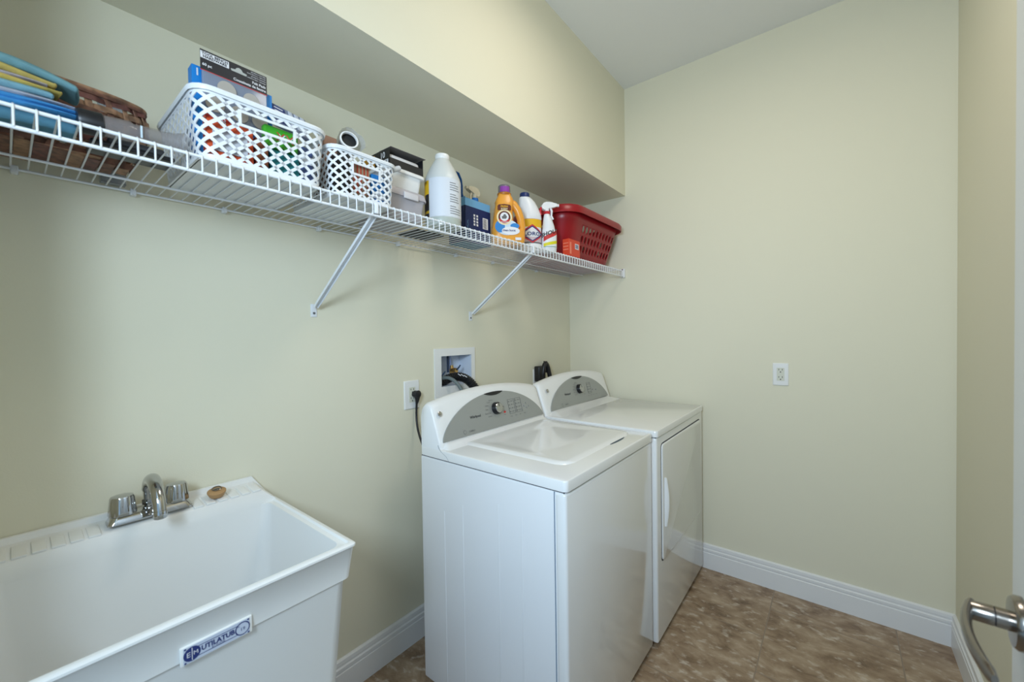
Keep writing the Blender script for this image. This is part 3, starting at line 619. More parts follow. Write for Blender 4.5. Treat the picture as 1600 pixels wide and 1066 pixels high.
tr = thing('pill_organizer', (-1.975, -.28, 1.87), 'pale blue clear plastic case with compartments leaning at the right of the larger basket', 'plastic case')
TT = T_front(-1.975, -.300, 1.930) @ Matrix.Rotation(R(-8), 4, 'Z') @ Matrix.Rotation(R(-35), 4, 'X')
pb = mat('case_blue', (.22, .27, .42), .15, alpha=.8)
g = G(); g.box(-.046, .046, -.055, .040, -.006, .006, pb, .004, T=TT); g.obj('case_body', tr)
g = G(); 
for i in range(3):
    for j in range(2): g.box(-.004 + .016 * i, .008 + .016 * i, -.040 + .040 * j, -.006 + .040 * j, .0055, .0085, mat('case_pale', (.50, .55, .68), .2), .002, T=TT)
g.obj('lid_cells', tr)
g = G(); g.box(-.045, -.012, -.045, .030, .006, .0072, inkB, T=TT)
for i in range(4): g.box(-.040, -.018, .018 - .014 * i, .022 - .014 * i, .0072, .0076, inkW, T=TT)
g.obj('case_label', tr)

# small basket contents
tb = thing('tube', (-1.822, -.285, Z1), 'dark grey open tube with a pale rim and black inside, above the smaller white basket', 'tube')
T = TR(-1.790, -.225, 1.912, 80, 0, -15); g = G()
g.lathe([(.022, -.02), (.023, .098)], mat('tube_grey', (.16, .17, .18), .4), T=T, n=36, cb=False); g.obj('tube_body', tb)
g = G(); g.loft([[(a * math.cos(u), a * math.sin(u), z) for u in [2 * math.pi * j / 36 for j in range(36)]] for a, z in ((.0235, .096), (.0265, .098), (.0265, .104), (.0225, .105), (.0215, .100), (.0212, .02))], plastW, T=T); g.obj('tube_rim', tb)
g = G(); g.lathe([(.0210, .06), (.0212, .0985)], holeM, T=T, n=36, ca=True, cb=False); g.poly(ell(0, 0, .021, .021, 30), holeM, T, .090); g.obj('tube_inside', tb)
g = G(); vs = []; fs = []; nx, ny = 26, 14
for j in range(ny + 1):
    for i in range(nx + 1):
        a = R(-75 + 190 * i / nx) ; k = j / ny; rr0 = .028 + .0006 * math.sin(i * 1.7) + k * .003 + (.016 * k * (i - nx + 9) / 9 if i > nx - 9 else 0)
        p = T @ Vector((rr0 * math.sin(a) , rr0 * math.cos(a), .02 + .095 * k + .002 * math.sin(i * .5 + 3 * k))); vs.append(tuple(p))
for j in range(ny):
    for i in range(nx): a = j * (nx + 1) + i; fs.append((a, a + 1, a + nx + 2, a + nx + 1))
g.add(vs, fs, mat('thin_grey_bag', (.50, .50, .50), .35, alpha=.55)); g.obj('plastic_bag', ang=80, recalc=False, label='crumpled translucent grey bag wrapped round the upper side of the dark tube', category='bag', loc=(-1.822, -.28, 1.86))
carton('brown_carton', 'tan brown carton squeezed between the dark tube and the larger basket', (-1.886, -1.848, -.31, -.24, Z1, 1.925), solid('tan_card', '8E6B57', .7))
carton('black_box', 'black box at the left front inside the smaller white basket', (-1.884, -1.835, -.355, -.315, Z1, Z1 + .112), solid('black_card', '16181C', .5))
carton('striped_box', 'red and tan striped box behind the handle hole of the smaller white basket', (-1.828, -1.775, -.362, -.31, Z1, Z1 + .105), solid('tan_card2', 'A08C70', .5), extra=lambda g: [g.box(-1.829 + .011 * i, -1.824 + .011 * i, -.3626, -.3615, Z1 + .02, Z1 + .1045, solid('brick_ink', 'B0432E')) for i in range(5)])
carton('blue_can', 'bright blue box at the right inside the smaller white basket', (-1.768, -1.722, -.362, -.30, Z1, Z1 + .092), solid('sky_card', '1D78BE', .4), extra=lambda g: g.box(-1.7685, -1.7215, -.3626, -.3615, Z1 + .02, Z1 + .04, inkW))
G().cyl(.0085, -.11, 0, solid('paper_white', 'C6C8CC', .7), T=TR(-1.652, -.338, 1.892, 0, 62, 8), n=20).obj('paper_roll', loc=(-1.70, -.34, 1.86), label='narrow rolled white paper poking out of the right end of the smaller basket', category='paper roll')

# ================================================================ STACK OF CONTAINERS
bn = thing('storage_bin', (-1.60, -.21, ZB), 'milky translucent lidded bin at the bottom of the stack beside the smaller basket', 'storage bin')
cl = mat('milky_plastic', (.50, .47, .50), .3, alpha=.86)
g = G(); g.loft([[(x, y, z) for x, y in rrect(-1.680 + i, -1.520 - i, -.312 + i, -.10 - i, .018, 5)] for i, z in ((.012, ZB), (.009, ZB + .004), (.002, 1.808), (0, 1.812), (0, 1.816))], cl, ca=True, cb=True); g.obj('bin_body', bn)
g = G(); g.loft([[(x, y, z) for x, y in rrect(-1.685 + i, -1.515 - i, -.318 + i, -.094 - i, .020, 5)] for i, z in ((0, 1.816), (0, 1.822), (.004, 1.838), (.012, 1.843))], cl, ca=True, cb=True); g.obj('bin_lid', bn)
g = G(); g.box(-.030, .030, -.010, .012, 0, .006, mat('milky_latch', (.60, .58, .60), .3), .003, T=T_front(-1.592, -.318, 1.818)); g.obj('latch', bn)
wc = thing('food_container', (-1.60, -.21, 1.844), 'white rectangular lidded tub stacked between the milky bin and the black box', 'container')
g = G(); g.loft([[(x, y, z) for x, y in rrect(-1.675 + i, -1.525 - i, -.302 + i, -.125 - i, .018, 5)] for i, z in ((.009, 1.844), (.006, 1.848), (0, 1.897))], plastW, ca=True, cb=True); g.obj('container_body', wc)
g = G(); g.loft([[(x, y, z) for x, y in rrect(-1.684 + i, -1.516 - i, -.311 + i, -.116 - i, .020, 5)] for i, z in ((.002, 1.895), (0, 1.896), (0, 1.905), (.003, 1.908), (.008, 1.909))], plastW, ca=True, cb=True); g.obj('container_lid', wc)
bb = thing('trash_bag_box', (-1.585, -.205, 1.910), 'open black and yellow cardboard box on top of the stack of containers', 'box')
bk = solid('box_black', '1A1A1D', .45); bx0, bx1, by0, by1, bz0, bz1 = -1.655, -1.515, -.292, -.105, 1.910, 1.974
g = G(); g.box(bx0, bx1, by0, by1, bz0, bz0 + .001, bk); g.box(bx0, bx0 + .001, by0, by1, bz0, bz1, bk); g.box(bx1 - .001, bx1, by0, by1, bz0, bz1, bk); g.box(bx0, bx1, by1 - .001, by1, bz0, bz1, bk)
g.box(bx0, bx1, by0, by0 + .001, bz0, bz0 + .032, bk); g.box(bx0, bx1, by0 + .06, by1, bz1, bz1 + .001, bk)
g.obj('box_body', bb)
g = G(); TQ = T_left(bx0 - .0004, by0, bz0)      # left face: u runs towards -y ; origin at front corner
g.box(-.160, -.085, .006, .058, 0, .0004, solid('box_yellow', 'E0A21E', .5), T=TQ); g.text('10', .028, inkW, TQ @ Matrix.Translation((-.038, .045, .0004)), bold=.0004)
g.box(-.070, -.008, .004, .028, 0, .0004, inkW, T=TQ)
for i in range(11): g.box(-.067 + .0052 * i, -.0645 + .0052 * i, .006, .026, .0004, .0008, inkK, T=TQ)
g.obj('box_print', bb)
g = G(); g.add([(bx0, by0 + .06, bz1 + .001), (bx1, by0 + .06, bz1 + .001), (bx1 + .010, by0 - .004, bz1 + .004), (bx0 + .004, by0 - .002, bz1 + .003), (bx0, by0 + .06, bz1 + .002), (bx1, by0 + .06, bz1 + .002), (bx1 + .010, by0 - .004, bz1 + .005), (bx0 + .004, by0 - .002, bz1 + .004)], [(0, 1, 2, 3), (4, 7, 6, 5), (0, 3, 7, 4), (1, 5, 6, 2), (3, 2, 6, 7)], mat('flap_brown', (.13, .12, .115), .6)); g.obj('top_flap', bb)
g = G(); g.box(bx0 + .006, bx1 - .006, by0 + .010, by1 - .004, bz0 + .002, bz0 + .052, solid('liner_white', 'C9C9CC', .6), .012); g.obj('white_contents', bb)

# ================================================================ BOTTLES
def bottle(name, x, y, label, cat='bottle'): return thing(name, (x, y, ZB), label, cat)
jug = bottle('gallon_jug', -1.425, -.295, 'large translucent white gallon jug with white back label and flat cap')
jm = mat('translucent_hdpe', (.60, .62, .61), .35, sss=.3); J = TR(-1.425, -.295, ZB)
g = G(); g.lathe([(.052, 0), (.0655, .006), (.067, .014), (.067, .034)], mat('jug_liquid', (.44, .48, .44), .2), T=J, n=48)
g.lathe([(.067, .034), (.067, .180), (.064, .190), (.050, .222), (.034, .250), (.026, .262), (.024, .268)], jm, T=J, n=48, ca=False); g.obj('jug_body', jug)
G().lathe([(.0255, .262), (.0265, .264), (.0265, .278), (.025, .2805), (.012, .281)], plastW, T=J, n=40).obj('cap', jug)
def wrap(r, a0, a1, z0, z1, M, name, parent, Tj, extra=None, n=64, ry=None):
    """label wrapped round a bottle; angles in degrees, 0 = towards -y, positive towards +x"""
    g = G(); ry = ry or r
    def P(u, z, d=0): a = R(u); return ((r + d) * math.sin(a), -(ry + d) * math.cos(a), z)
    g.loft([[P(a0 + (a1 - a0) * i / n, z, .0006) for z in (z0, z1)] for i in range(n + 1)], M, T=Tj, closed=False)
    if extra: extra(g, P, Tj)
    return g.obj(name, parent, recalc=False)
def patch(g, P, T, a0, a1, z0, z1, M, d=.0011, n=6):
    n = max(6, int(abs(a1 - a0) / 3))
    g.loft([[P(a0 + (a1 - a0) * i / n, z, d) for z in (z0, z1)] for i in range(n + 1)], M, T=T, closed=False)
def wtext(g, P, T, txt, a, z, size, M, r, d=.0011, bold=0, slope=0):
    t = G(); t.text(txt, size, M, Matrix.Identity(4), 'CENTER', 0, bold); vs = [P(a + math.degrees(v[0] / r), z + v[1] + v[0] * slope, d) for v in t.v]; g.add(vs, t.f, M, T)
def jl(g, P, T):
    random.seed(4)
    for i in range(14):
        if i in (4, 9): continue
        L_ = random.uniform(30, 46) if i not in (0, 5, 10) else 22
        zz = .158 - i * .0085; patch(g, P, T, -20, -20 + L_, zz, zz + .0022, inkG)
wrap(.067, -88, 55, .036, .176, solid('label_paper', 'D3D7DE', .5), 'back_label', jug, J, jl)
wrap(.067, -125, -90, .036, .170, solid('label_yellow', 'E2B31C', .5), 'front_label', jug, J, lambda g, P, T: (patch(g, P, T, -125, -90, .036, .10, inkK), patch(g, P, T, -112, -90, .085, .12, inkK), patch(g, P, T, -120, -90, .050, .060, solid('label_yellow', 'E2B31C'))))

brm = thing('blue_brush', (-1.21, -.17, ZB), 'dark blue curved plastic scrub brush handle standing behind the gallon jug', 'brush')
bp_ = solid('brush_blue', '0F4C8C', .3)
g = G(); g.tube([(-1.205, -.185, ZB + .002), (-1.208, -.185, 1.86), (-1.214, -.188, 1.925), (-1.224, -.19, 1.955), (-1.222, -.19, 1.985), (-1.232, -.192, 2.010), (-1.252, -.195, 2.030), (-1.268, -.197, 2.034)], [.012, .012, .011, .008, .007, .010, .012, .006], bp_, 14, flat=.6); g.obj('handle', brm)

bxb = thing('wipes_box', (-1.165, -.18, ZB), 'dark blue carton with light blue inner flap and barcode beside the gallon jug', 'box')
nav = solid('carton_navy', '15295C', .4); sky = solid('carton_sky', '6FA9D6', .45)
ax0, ax1, ay0, ay1 = -1.245, -1.085, -.232, -.130
g = G()
for a in ((ax0, ax1, ay0, ay0 + .0012), (ax0, ax0 + .0012, ay0, ay1), (ax1 - .0012, ax1, ay0, ay1), (ax0, ax1, ay1 - .0012, ay1)): g.box(a[0], a[1], a[2], a[3], ZB, 1.893, nav)
g.box(ax0, ax1, ay0, ay1, ZB, ZB + .0012, solid('carton_teal', '2E6A86', .5)); g.obj('carton_body', bxb)
g = G(); g.box(ax0 + .001, ax1 - .001, ay0 + .0014, ay0 + .0024, 1.86, 1.926, sky, T=Matrix(((1, 0, 0, 0), (0, 1, -.05, .095), (0, 0, 1, 0), (0, 0, 0, 1)))); g.box(ax0 + .0014, ax0 + .0024, ay0, ay1, 1.86, 1.930, sky); g.obj('inner_flap', bxb)
g = G(); TQ = T_front((ax0 + ax1) / 2, ay0 - .0005, 1.80)
for i, (x, w_) in enumerate(((-.030, .010), (-.012, .010))):
    for j in range(4): g.box(x, x + w_, .055 - .013 * j, .064 - .013 * j, 0, .0004, inkW, T=TQ)
g.obj('carton_lettering', bxb); g = G(); g.box(.028, .062, .012, .060, 0, .0004, inkW, T=TQ)
for j in range(9): g.box(.031, .052, .015 + .0048 * j, .0172 + .0048 * j, .0004, .0008, inkK, T=TQ)
g.obj('barcode', bxb); g = G()
for j in range(4): g.text('(', .022, sky, TQ @ Matrix.Translation((-.066, .025 - .02 * j, .0004)))
g.obj('side_pattern', bxb)
sp = thing('spray_bottle', (-1.138, -.185, ZB + .002), 'spray bottle with cream trigger head and blue collar standing in the dark blue carton', 'spray bottle')
S = TR(-1.138, -.185, ZB + .002)
g = G(); g.lathe([(.032, 0), (.034, .01), (.034, .12), (.028, .15), (.016, .175), (.014, .19)], solid('bottle_cyan', '3C8FBF', .3), T=S, n=28, sy=.8); g.obj('bottle_body', sp)
G().lathe([(.017, .180), (.019, .182), (.018, .212), (.013, .214)], solid('collar_blue', '0F6CC0', .35), T=S, n=24).obj('collar', sp)
crm = solid('trigger_cream', 'C9C0A8', .45)
def trigger(g, T, M, M2, L=.055, k=1.0):
    # u (x) points to the nozzle, y thickness, z up
    g.lathe([(.011 * k, 0), (.012 * k, .020)], M, T=T, n=20)
    out = [(-.028, .018), (-.030, .030), (-.020, .046), (-.004, .052), (.022, .052), (L - .012, .048), (L, .046), (L, .032), (L - .012, .028), (.010, .020), (-.012, .010)]
    g.loft([[(x * k, s, z * k) for x, z in out] for s in (-.010, -.009, .009, .010)], M, T=T, ca=True, cb=True)
    g.tube([(.018 * k, 0, .028 * k), (.026 * k, 0, .008 * k), (.024 * k, 0, -.016 * k), (.034 * k, 0, -.034 * k)], [.006, .006, .005, .004], M2, 8, T=T)
    g.lathe([(.007, 0), (.007, .012)], M2, T=T @ TR(L * k, 0, .039 * k, 0, 90), n=12)
g = G(); trigger(g, S @ TR(0, 0, .212, 0, 0, 180), crm, crm, .045, .95); g.obj('trigger_head', sp)

# laundry detergent, turned towards the room
dt = bottle('detergent_bottle', -1.045, -.30, 'orange liquid detergent bottle with side handle and purple cap on the shelf')
D = TR(-1.040, -.300, ZB, 0, 0, -42)
g = G(); orr = []
def sec(xa, xb, d, z, n=28): 
    xc, rx = (xa + xb) / 2, (xb - xa) / 2; e = .62
    return [(xc + rx * abs(math.cos(t)) ** e * (1 if math.cos(t) >= 0 else -1), d * abs(math.sin(t)) ** e * (1 if math.sin(t) >= 0 else -1), z) for t in [2 * math.pi * j / n for j in range(n)]]
for z, xa, xb, d in ((0, -.066, .062, .034), (.004, -.072, .068, .038), (.03, -.078, .073, .040), (.06, -.078, .074, .040)): orr.append(sec(xa, xb, d, z))
body = orr + [sec(-.076, .040, .040, .078), sec(-.072, .022, .039, .095), sec(-.066, .018, .038, .14), sec(-.062, .018, .037, .168), sec(-.058, .022, .036, .185), sec(-.060, .024, .033, .195), sec(-.052, .020, .029, .212), sec(-.046, .012, .026, .224), sec(-.044, .010, .0265, .230)]
g.loft(body, orangeP, T=D, ca=True, cb=True)
g.tube([(.004, 0, .196), (.026, 0, .186), (.044, 0, .160), (.056, 0, .125), (.060, 0, .09), (.056, 0, .055)], [.020, .019, .018, .0175, .0175, .018], orangeP, 16, T=D)
g.obj('bottle_body', dt, ang=50)
g = G(); Dc = D @ TR(-.017, 0, 0); g.lathe([(.030, .226), (.031, .229), (.031, .234), (.0275, .236)], solid('collar_orange', 'B06A18', .4), T=Dc, n=36)
g.lathe([(.0275, .235), (.027, .266), (.024, .270), (.010, .271)], mat('cap_grey', (.16, .14, .16), .3), T=Dc, n=40); g.obj('cap', dt)
g = G(); 
def Pc(u, z, d=0): a = R(u); return ((.0276 + d) * math.sin(a), -(.0276 + d) * math.cos(a), z)
g.loft([[Pc(-48 + 96 * i / 14, z, 0) for z in (.237, .261)] for i in range(15)], solid('cap_purple', '8E3FA0', .4), T=Dc, closed=False); g.obj('cap_band', dt, recalc=False)
g = G(); TL = D @ Matrix(((1, 0, 0, 0), (0, 0, -1, -.0405), (0, 1, 0, 0), (0, 0, 0, 1)))
crmL = solid('label_cream', 'EBD9B0', .45); br_ = solid('label_brown', '5A1F12', .5)
g.poly(ell(-.012, .075, .050, .034, 30), solid('label_pale', 'C7D7E6', .5), TL, .0004); g.poly(ell(-.044, .078, .022, .026, 24), solid('label_blue', '2E7FC4', .5), TL, .0008)
g.poly(ell(.022, .082, .020, .012, 20), solid('label_blue', '2E7FC4', .5), TL, .0008); g.poly(ell(.004, .060, .040, .018, 24), inkW, TL, .0010); g.text('clean burst', .013, inkB, TL @ Matrix.Translation((-.004, .062, .0012)), bold=.0003)
g.poly(ell(-.024, .119, .034, .034, 32), crmL, TL, .0012); g.poly(ell(-.024, .119, .027, .027, 32), br_, TL, .0014); g.poly(ell(-.024, .119, .026, .026, 20, 200, 340) , inkR, TL, .0016)
g.poly(ell(-.024, .121, .019, .019, 30), inkW, TL, .0018)
g.ext([(-.034, .112), (-.018, .112), (-.012, .120), (-.020, .132), (-.026, .132), (-.030, .124), (-.036, .122)], .0018, .0021, inkG, TL)
g.text('ARM & HAMMER', .0052, inkW, TL @ Matrix.Translation((-.024, .097, .0019)), bold=.0002)
g.ext([(-.054, .150), (.006, .150), (.006, .168), (.001, .174), (-.024, .177), (-.049, .174), (-.054, .168)], .0004, .0012, br_, TL); g.text('FRESH', .012, solid('label_gold', 'D9A12A'), TL @ Matrix.Translation((-.024, .166, .0015)), bold=.0004); g.text('SCENT', .010, crmL, TL @ Matrix.Translation((-.024, .155, .0015)), bold=.0003)
g.text('50 LOADS', .010, crmL, TL @ Matrix.Translation((-.02, .022, .0006)))
g.box(.024, .050, .020, .032, 0, .0006, inkW, T=TL)
g.obj('front_label', dt)

# bleach bottle
bl_ = bottle('bleach_bottle', -.850, -.285, 'white bleach bottle with navy cap and yellow label beside the orange detergent')
B = TR(-.852, -.285, ZB, 0, 0, -40); g = G()
def oval(cx, rx, ry, z, n=40): return [(cx + rx * math.cos(t), ry * math.sin(t), z) for t in [2 * math.pi * j / n for j in range(n)]]
g.loft([oval(0, .050, .036, 0), oval(0, .056, .041, .005), oval(0, .057, .042, .035), oval(0, .054, .040, .040), oval(0, .054, .040, .158), oval(0, .057, .042, .163), oval(-.001, .056, .040, .185), oval(-.007, .049, .036, .215), oval(-.015, .040, .030, .245), oval(-.023, .031, .026, .262), oval(-.026, .024, .022, .268)], mat('bleach_white', (.78, .79, .82), .35), T=B, ca=True, cb=True); g.obj('bottle_body', bl_)
G().lathe([(.0235, .266), (.0235, .284), (.021, .288), (.01, .289)], solid('cap_navy', '1B2F66', .4), T=B @ TR(-.026), n=36).obj('cap', bl_)
def cl_l(g, P, T):
    patch(g, P, T, -80, 80, .118, .156, solid('clorox_yellow', 'E3B21C', .5)); patch(g, P, T, -60, 60, .070, .118, inkW, .0014)
    for s in (1, -1):
        a = [(-62, .085), (0, .085 + s * .038), (62, .085)]
        for (u0, v0), (u1, v1) in ((a[0], a[1]), (a[1], a[2])):
            n = 8; g.loft([[P(u0 + (u1 - u0) * i / n, v0 + (v1 - v0) * i / n + s * dz, .0020) for dz in (0, .007)] for i in range(n + 1)], inkR, T=T, closed=False)
            g.loft([[P(u0 + (u1 - u0) * i / n, v0 + (v1 - v0) * i / n + s * dz, .0020) for dz in (-.006, 0)] for i in range(n + 1)], inkB, T=T, closed=False)
    wtext(g, P, T, 'CLOROX', 0, .084, .024, inkB, .045, .0026, .0006)
    patch(g, P, T, -80, 80, .040, .046, inkG, .0012)
wrap(.0545, -95, 95, .040, .158, solid('clorox_paper', 'C9B7BE', .5), 'label', bl_, B, cl_l, ry=.0405)

# stain remover spray
so = bottle('stain_remover_spray', -.795, -.365, 'white stain remover spray bottle with red collar, in front of the red basket', 'spray bottle')
S = TR(-.792, -.355, ZB, 0, 0, -38); g = G()
g.loft([oval(0, .030, .021, 0), oval(0, .036, .025, .006), oval(0, .038, .027, .04), oval(0, .036, .026, .085), oval(-.003, .029, .023, .13), oval(-.007, .021, .019, .165), oval(-.010, .015, .015, .180), oval(-.010, .013, .013, .19)], mat('bleach_white', (0, 0, 0)), T=S, ca=True, cb=True); g.obj('bottle_body', so)
S2 = S @ TR(-.010, 0, .186); G().lathe([(.0135, 0), (.0155, .001), (.0155, .013), (.012, .015)], solid('collar_red', 'C0202C', .35), T=S2, n=24).obj('collar', so)
g = G(); trigger(g, S2 @ TR(0, 0, .010), mat('bleach_white', (0, 0, 0)), mat('bleach_white', (0, 0, 0)), .052, .95); g.obj('trigger_head', so)
g = G(); g.tube([(-.018, 0, .036), (-.030, 0, .030), (-.034, 0, .012), (-.030, 0, -.004)], [.005, .006, .005, .004], solid('collar_red', 'C0202C'), 8, T=S2); g.obj('trigger_lever', so)
def so_l(g, P, T):
    n = 8
    g.loft([[P(-60 + 130 * i / n, .050 + .040 * i / n + dz, .0010) for dz in (0, .022)] for i in range(n + 1)], inkR, T=T, closed=False)
    g.loft([[P(-60 + 130 * i / n, .026 + .018 * i / n + dz, .0010) for dz in (0, .015)] for i in range(n + 1)], solid('shout_yellow', 'D9D025'), T=T, closed=False)
    wtext(g, P, T, 'SHOUT', -4, .092, .026, inkK, .033, .0016, .0010, .32)
    patch(g, P, T, -60, 60, .024, .027, solid('shout_teal', '5C8F86'))
wrap(.0372, -75, 75, .020, .110, mat('bleach_white', (0, 0, 0)), 'label', so, S, so_l, ry=.0265)

ob2 = carton('soap_box', 'small orange red carton with barcode in front of the red laundry basket', (-.672, -.560, -.396, -.358, ZB, ZB + .086), solid('soap_orange', 'D8462A', .45), extra=lambda g: (
    g.box(-.612, -.574, -.3968, -.396, ZB + .040, ZB + .068, inkW), [g.box(-.608 + .005 * i, -.6055 + .005 * i, -.3972, -.3968, ZB + .044, ZB + .064, inkB) for i in range(6)],
    [g.box(-.6726, -.672, -.392, -.362, ZB + .030 + .016 * i, ZB + .034 + .016 * i, solid('soap_pale', 'F08A70')) for i in range(3)], g.box(-.664, -.650, -.3968, -.396, ZB + .01, ZB + .07, solid('soap_pale', 'F08A70'))))

# flat things lying under the bottles
carton('flat_tray', 'thin black tray lying flat on the shelf beneath the gallon jug', (-1.500, -1.360, -.225, -.110, ZB, ZB + .006), solid('tray_black', '1B1C20', .5), 'tray', T=None)

# ================================================================ RED LAUNDRY BASKET
lb = thing('laundry_basket', (-.35, -.21, ZB), 'dark red plastic laundry basket with oval holes at the far end of the shelf', 'laundry basket')
top = (-.685, -.050, -.412, -.030); bot = (-.610, -.085, -.328, -.055); f, P = pmap(top, bot, .095, .060, ZB, 1.985)
g = G(); NS, NV = 44, 9
colw = 1 / NS
def f2(s, v): return f(s, v)
hs_rows = (3, 4.6, 6.2)
rows_v = [0, .17, .19, .36, .39, .56, .59, .76, .80, 1.0]
def holed(j): return j in (2, 4, 6)
def smid(s): return (s + .5) % 1 - .5
xs_front = [i for i in range(NS)]
for i in range(NS):
    s0, s1 = i * colw, (i + 1) * colw; sc = smid((s0 + s1) / 2) * P; pt = f((s0 + s1) / 2, .5); N = fnorm(f, (s0 + s1) / 2, .5)
    front = N.y < -.93 and -.52 < pt.x < -.13; leftf = N.x < -.93 and (i % 3 == 0); back = N.y > .93 and -.52 < pt.x < -.13; rightf = N.x > .93 and (i % 3 == 0)
    for j in range(9):
        v0, v1 = rows_v[j], rows_v[j + 1]
        if j in (2, 4, 6) and (front or back or leftf or rightf):
            n = 16; sm, vm = (s0 + s1) / 2, (v0 + v1) / 2; out, inn = [], []
            for k in range(n):
                a = 2 * math.pi * (k + .5) / n; ca, sa = math.cos(a), math.sin(a); q = max(abs(ca), abs(sa))
                out.append(tuple(f(sm + ca / q * (s1 - s0) / 2, vm + sa / q * (v1 - v0) / 2))); inn.append(tuple(f(sm + ca * .30 * (s1 - s0), vm + sa * .42 * (v1 - v0))))
            for c_s in (-1, 1):
                for c_v in (-1, 1): pass
            g.loft([out, inn], redP)
            # corners of the cell
            cs = [(s0, v0), (s1, v0), (s1, v1), (s0, v1)]
            for q in range(4):
                c = Vector(f(*cs[q])); best = sorted(range(n), key=lambda k: (Vector(out[k]) - c).length)[:2]
                g.add([tuple(c), out[best[0]], out[best[1]]], [(0, 1, 2)], redP)
        else:
            g.add([tuple(f(s0, v0)), tuple(f(s1, v0)), tuple(f(s1, v1)), tuple(f(s0, v1))], [(0, 1, 2, 3)], redP)
wl = g.obj('basket_wall', lb, ang=60); bq = bmesh.new(); bq.from_mesh(wl.data); bmesh.ops.remove_doubles(bq, verts=bq.verts[:], dist=.0004); bmesh.ops.recalc_face_normals(bq, faces=bq.faces[:]); bq.to_mesh(wl.data); bq.free(); sm_ = wl.modifiers.new('solid', 'SOLIDIFY'); sm_.thickness = .0025; sm_.offset = 0
g = G(); g.loft([[(x, y, z) for x, y in rrect(*bot, .060, 10)] for z in (ZB, ZB + .003)], redP, ca=True, cb=True); g.obj('basket_floor', lb)
g = G(); g.loft([ring_of(f, .985, .000), ring_of(f, .985, .012, -.006), ring_of(f, 1, .022, -.024), ring_of(f, 1, .026, -.024), ring_of(f, 1, .027, .004), ring_of(f, 1, .018, .016), ring_of(f, 1, .004, .018), ring_of(f, 1, -.002, .014), ring_of(f, .985, .000)], redP); g.obj('basket_rim', lb)
for (x, y, z, a, nm, col) in ((-.36, -.20, ZB + .006, 20, 'white cleaning cloth bundled inside the red laundry basket, nearest its middle', 'B9B7B0'), (-.21, -.19, ZB + .006, -35, 'pale folded cloth at the right end inside the red laundry basket', 'C2BFB4')):
    g = G(); b = bmesh.new(); bmesh.ops.create_icosphere(b, subdivisions=4, radius=.05)
    for v in b.verts:
        n = v.co.normalized(); v.co *= 1 + .13 * math.sin(9 * n.x + 3 * n.z + a) * math.cos(8 * n.y - a) ; v.co.z = v.co.z * .9 + .048; v.co.x *= 1.3
    g.bm(b, solid('cloth' + col, col, .9), TR(x, y, z, 0, 0, a)); g.obj('cloth', loc=(x, y, z), label=nm, category='cloth', ang=180)

# ================================================================ WICKER BASKET AND TOWELS
wk = thing('wicker_basket', (-2.60, -.135, ZB), 'brown woven splint basket behind the folded towels at the near end of the shelf', 'basket')
wm = [mat('splint_brown', (.15, .065, .04), .6, var=(60, .45)), mat('splint_tan', (.27, .145, .08), .6, var=(60, .4)), mat('splint_red', (.13, .045, .035), .55, var=(60, .4))]
wc0 = Vector((-2.600, -.142)); nst = 44
def wrad(k):      # radii at relative height
    return (.325 + .035 * math.sin(k * 2.2), .076 + .024 * math.sin(k * 2.2))
def wrim(a): return .120 + .020 * max(0, math.cos(a)) ** 2 - .0 * a
g = {0: G(), 1: G(), 2: G()}
for j in range(9):
    k0 = (j + .1) / 9; k1 = (j + .92) / 9; N = 264; rg = []
    for i in range(N):
        a = 2 * math.pi * i / N; wv = .0042 * math.sin(nst * a / 2 + (math.pi if j % 2 else 0)); hh = wrim(a); q = []
        for kk, o in ((k0, 0), (k1, 0), (k1, -.0016), (k0, -.0016)):
            rx, ry = wrad(kk); q.append((wc0.x + (rx + wv + o) * math.cos(a), wc0.y + (ry + wv + o) * math.sin(a), ZB + .004 + hh * kk + .004 * math.sin(3 * a + j)))
        rg.append(q)
    vs = [p for r_ in rg for p in r_]; fs = []
    for i in range(N):
        i2 = (i + 1) % N
        for c in range(4): c2 = (c + 1) % 4; fs.append((i * 4 + c, i2 * 4 + c, i2 * 4 + c2, i * 4 + c2))
    g[0].add(vs, fs, wm[j % 3])
for i in range(nst):
    a = 2 * math.pi * (i + .5) / nst; rg = []
    for m_ in range(9):
        k = m_ / 8; rx, ry = wrad(k); da = .045; z = ZB + .002 + wrim(a) * k
        rg.append([(wc0.x + (rx + o) * math.cos(a + s * da), wc0.y + (ry + o) * math.sin(a + s * da), z) for s, o in ((-.5, .0008), (.5, .0008), (.5, -.0008), (-.5, -.0008))])
    g[0].loft(rg, wm[(i + 1) % 2], ca=True, cb=True)
g[0].obj('woven_wall', wk, ang=30)
g = G()
for q in range(2):
    pts = [(wc0.x + (wrad(1)[0] + .001) * math.cos(a), wc0.y + (wrad(1)[1] + .001) * math.sin(a), ZB + .006 + wrim(a) + q * .006) for a in [2 * math.pi * i / 120 for i in range(121)]]
    g.tube(pts, .005, wm[q], 8)
g.obj('rim', wk)
g = G()
for i in range(26):      # radial splints of the floor
    xx = wc0.x - .31 + .62 * i / 25; hw_ = .080 * math.sqrt(max(.02, 1 - ((xx - wc0.x) / .325) ** 2)); g.box(xx - .011, xx + .011, wc0.y - hw_, wc0.y + hw_, ZB, ZB + .0015, wm[i % 3], T=None)
for i in range(5):
    yy_ = wc0.y - .056 + .028 * i; g.box(wc0.x - .27, wc0.x + .27, yy_ - .010, yy_ + .010, ZB + .0015, ZB + .003, wm[(i + 1) % 3])
g.obj('base', wk)

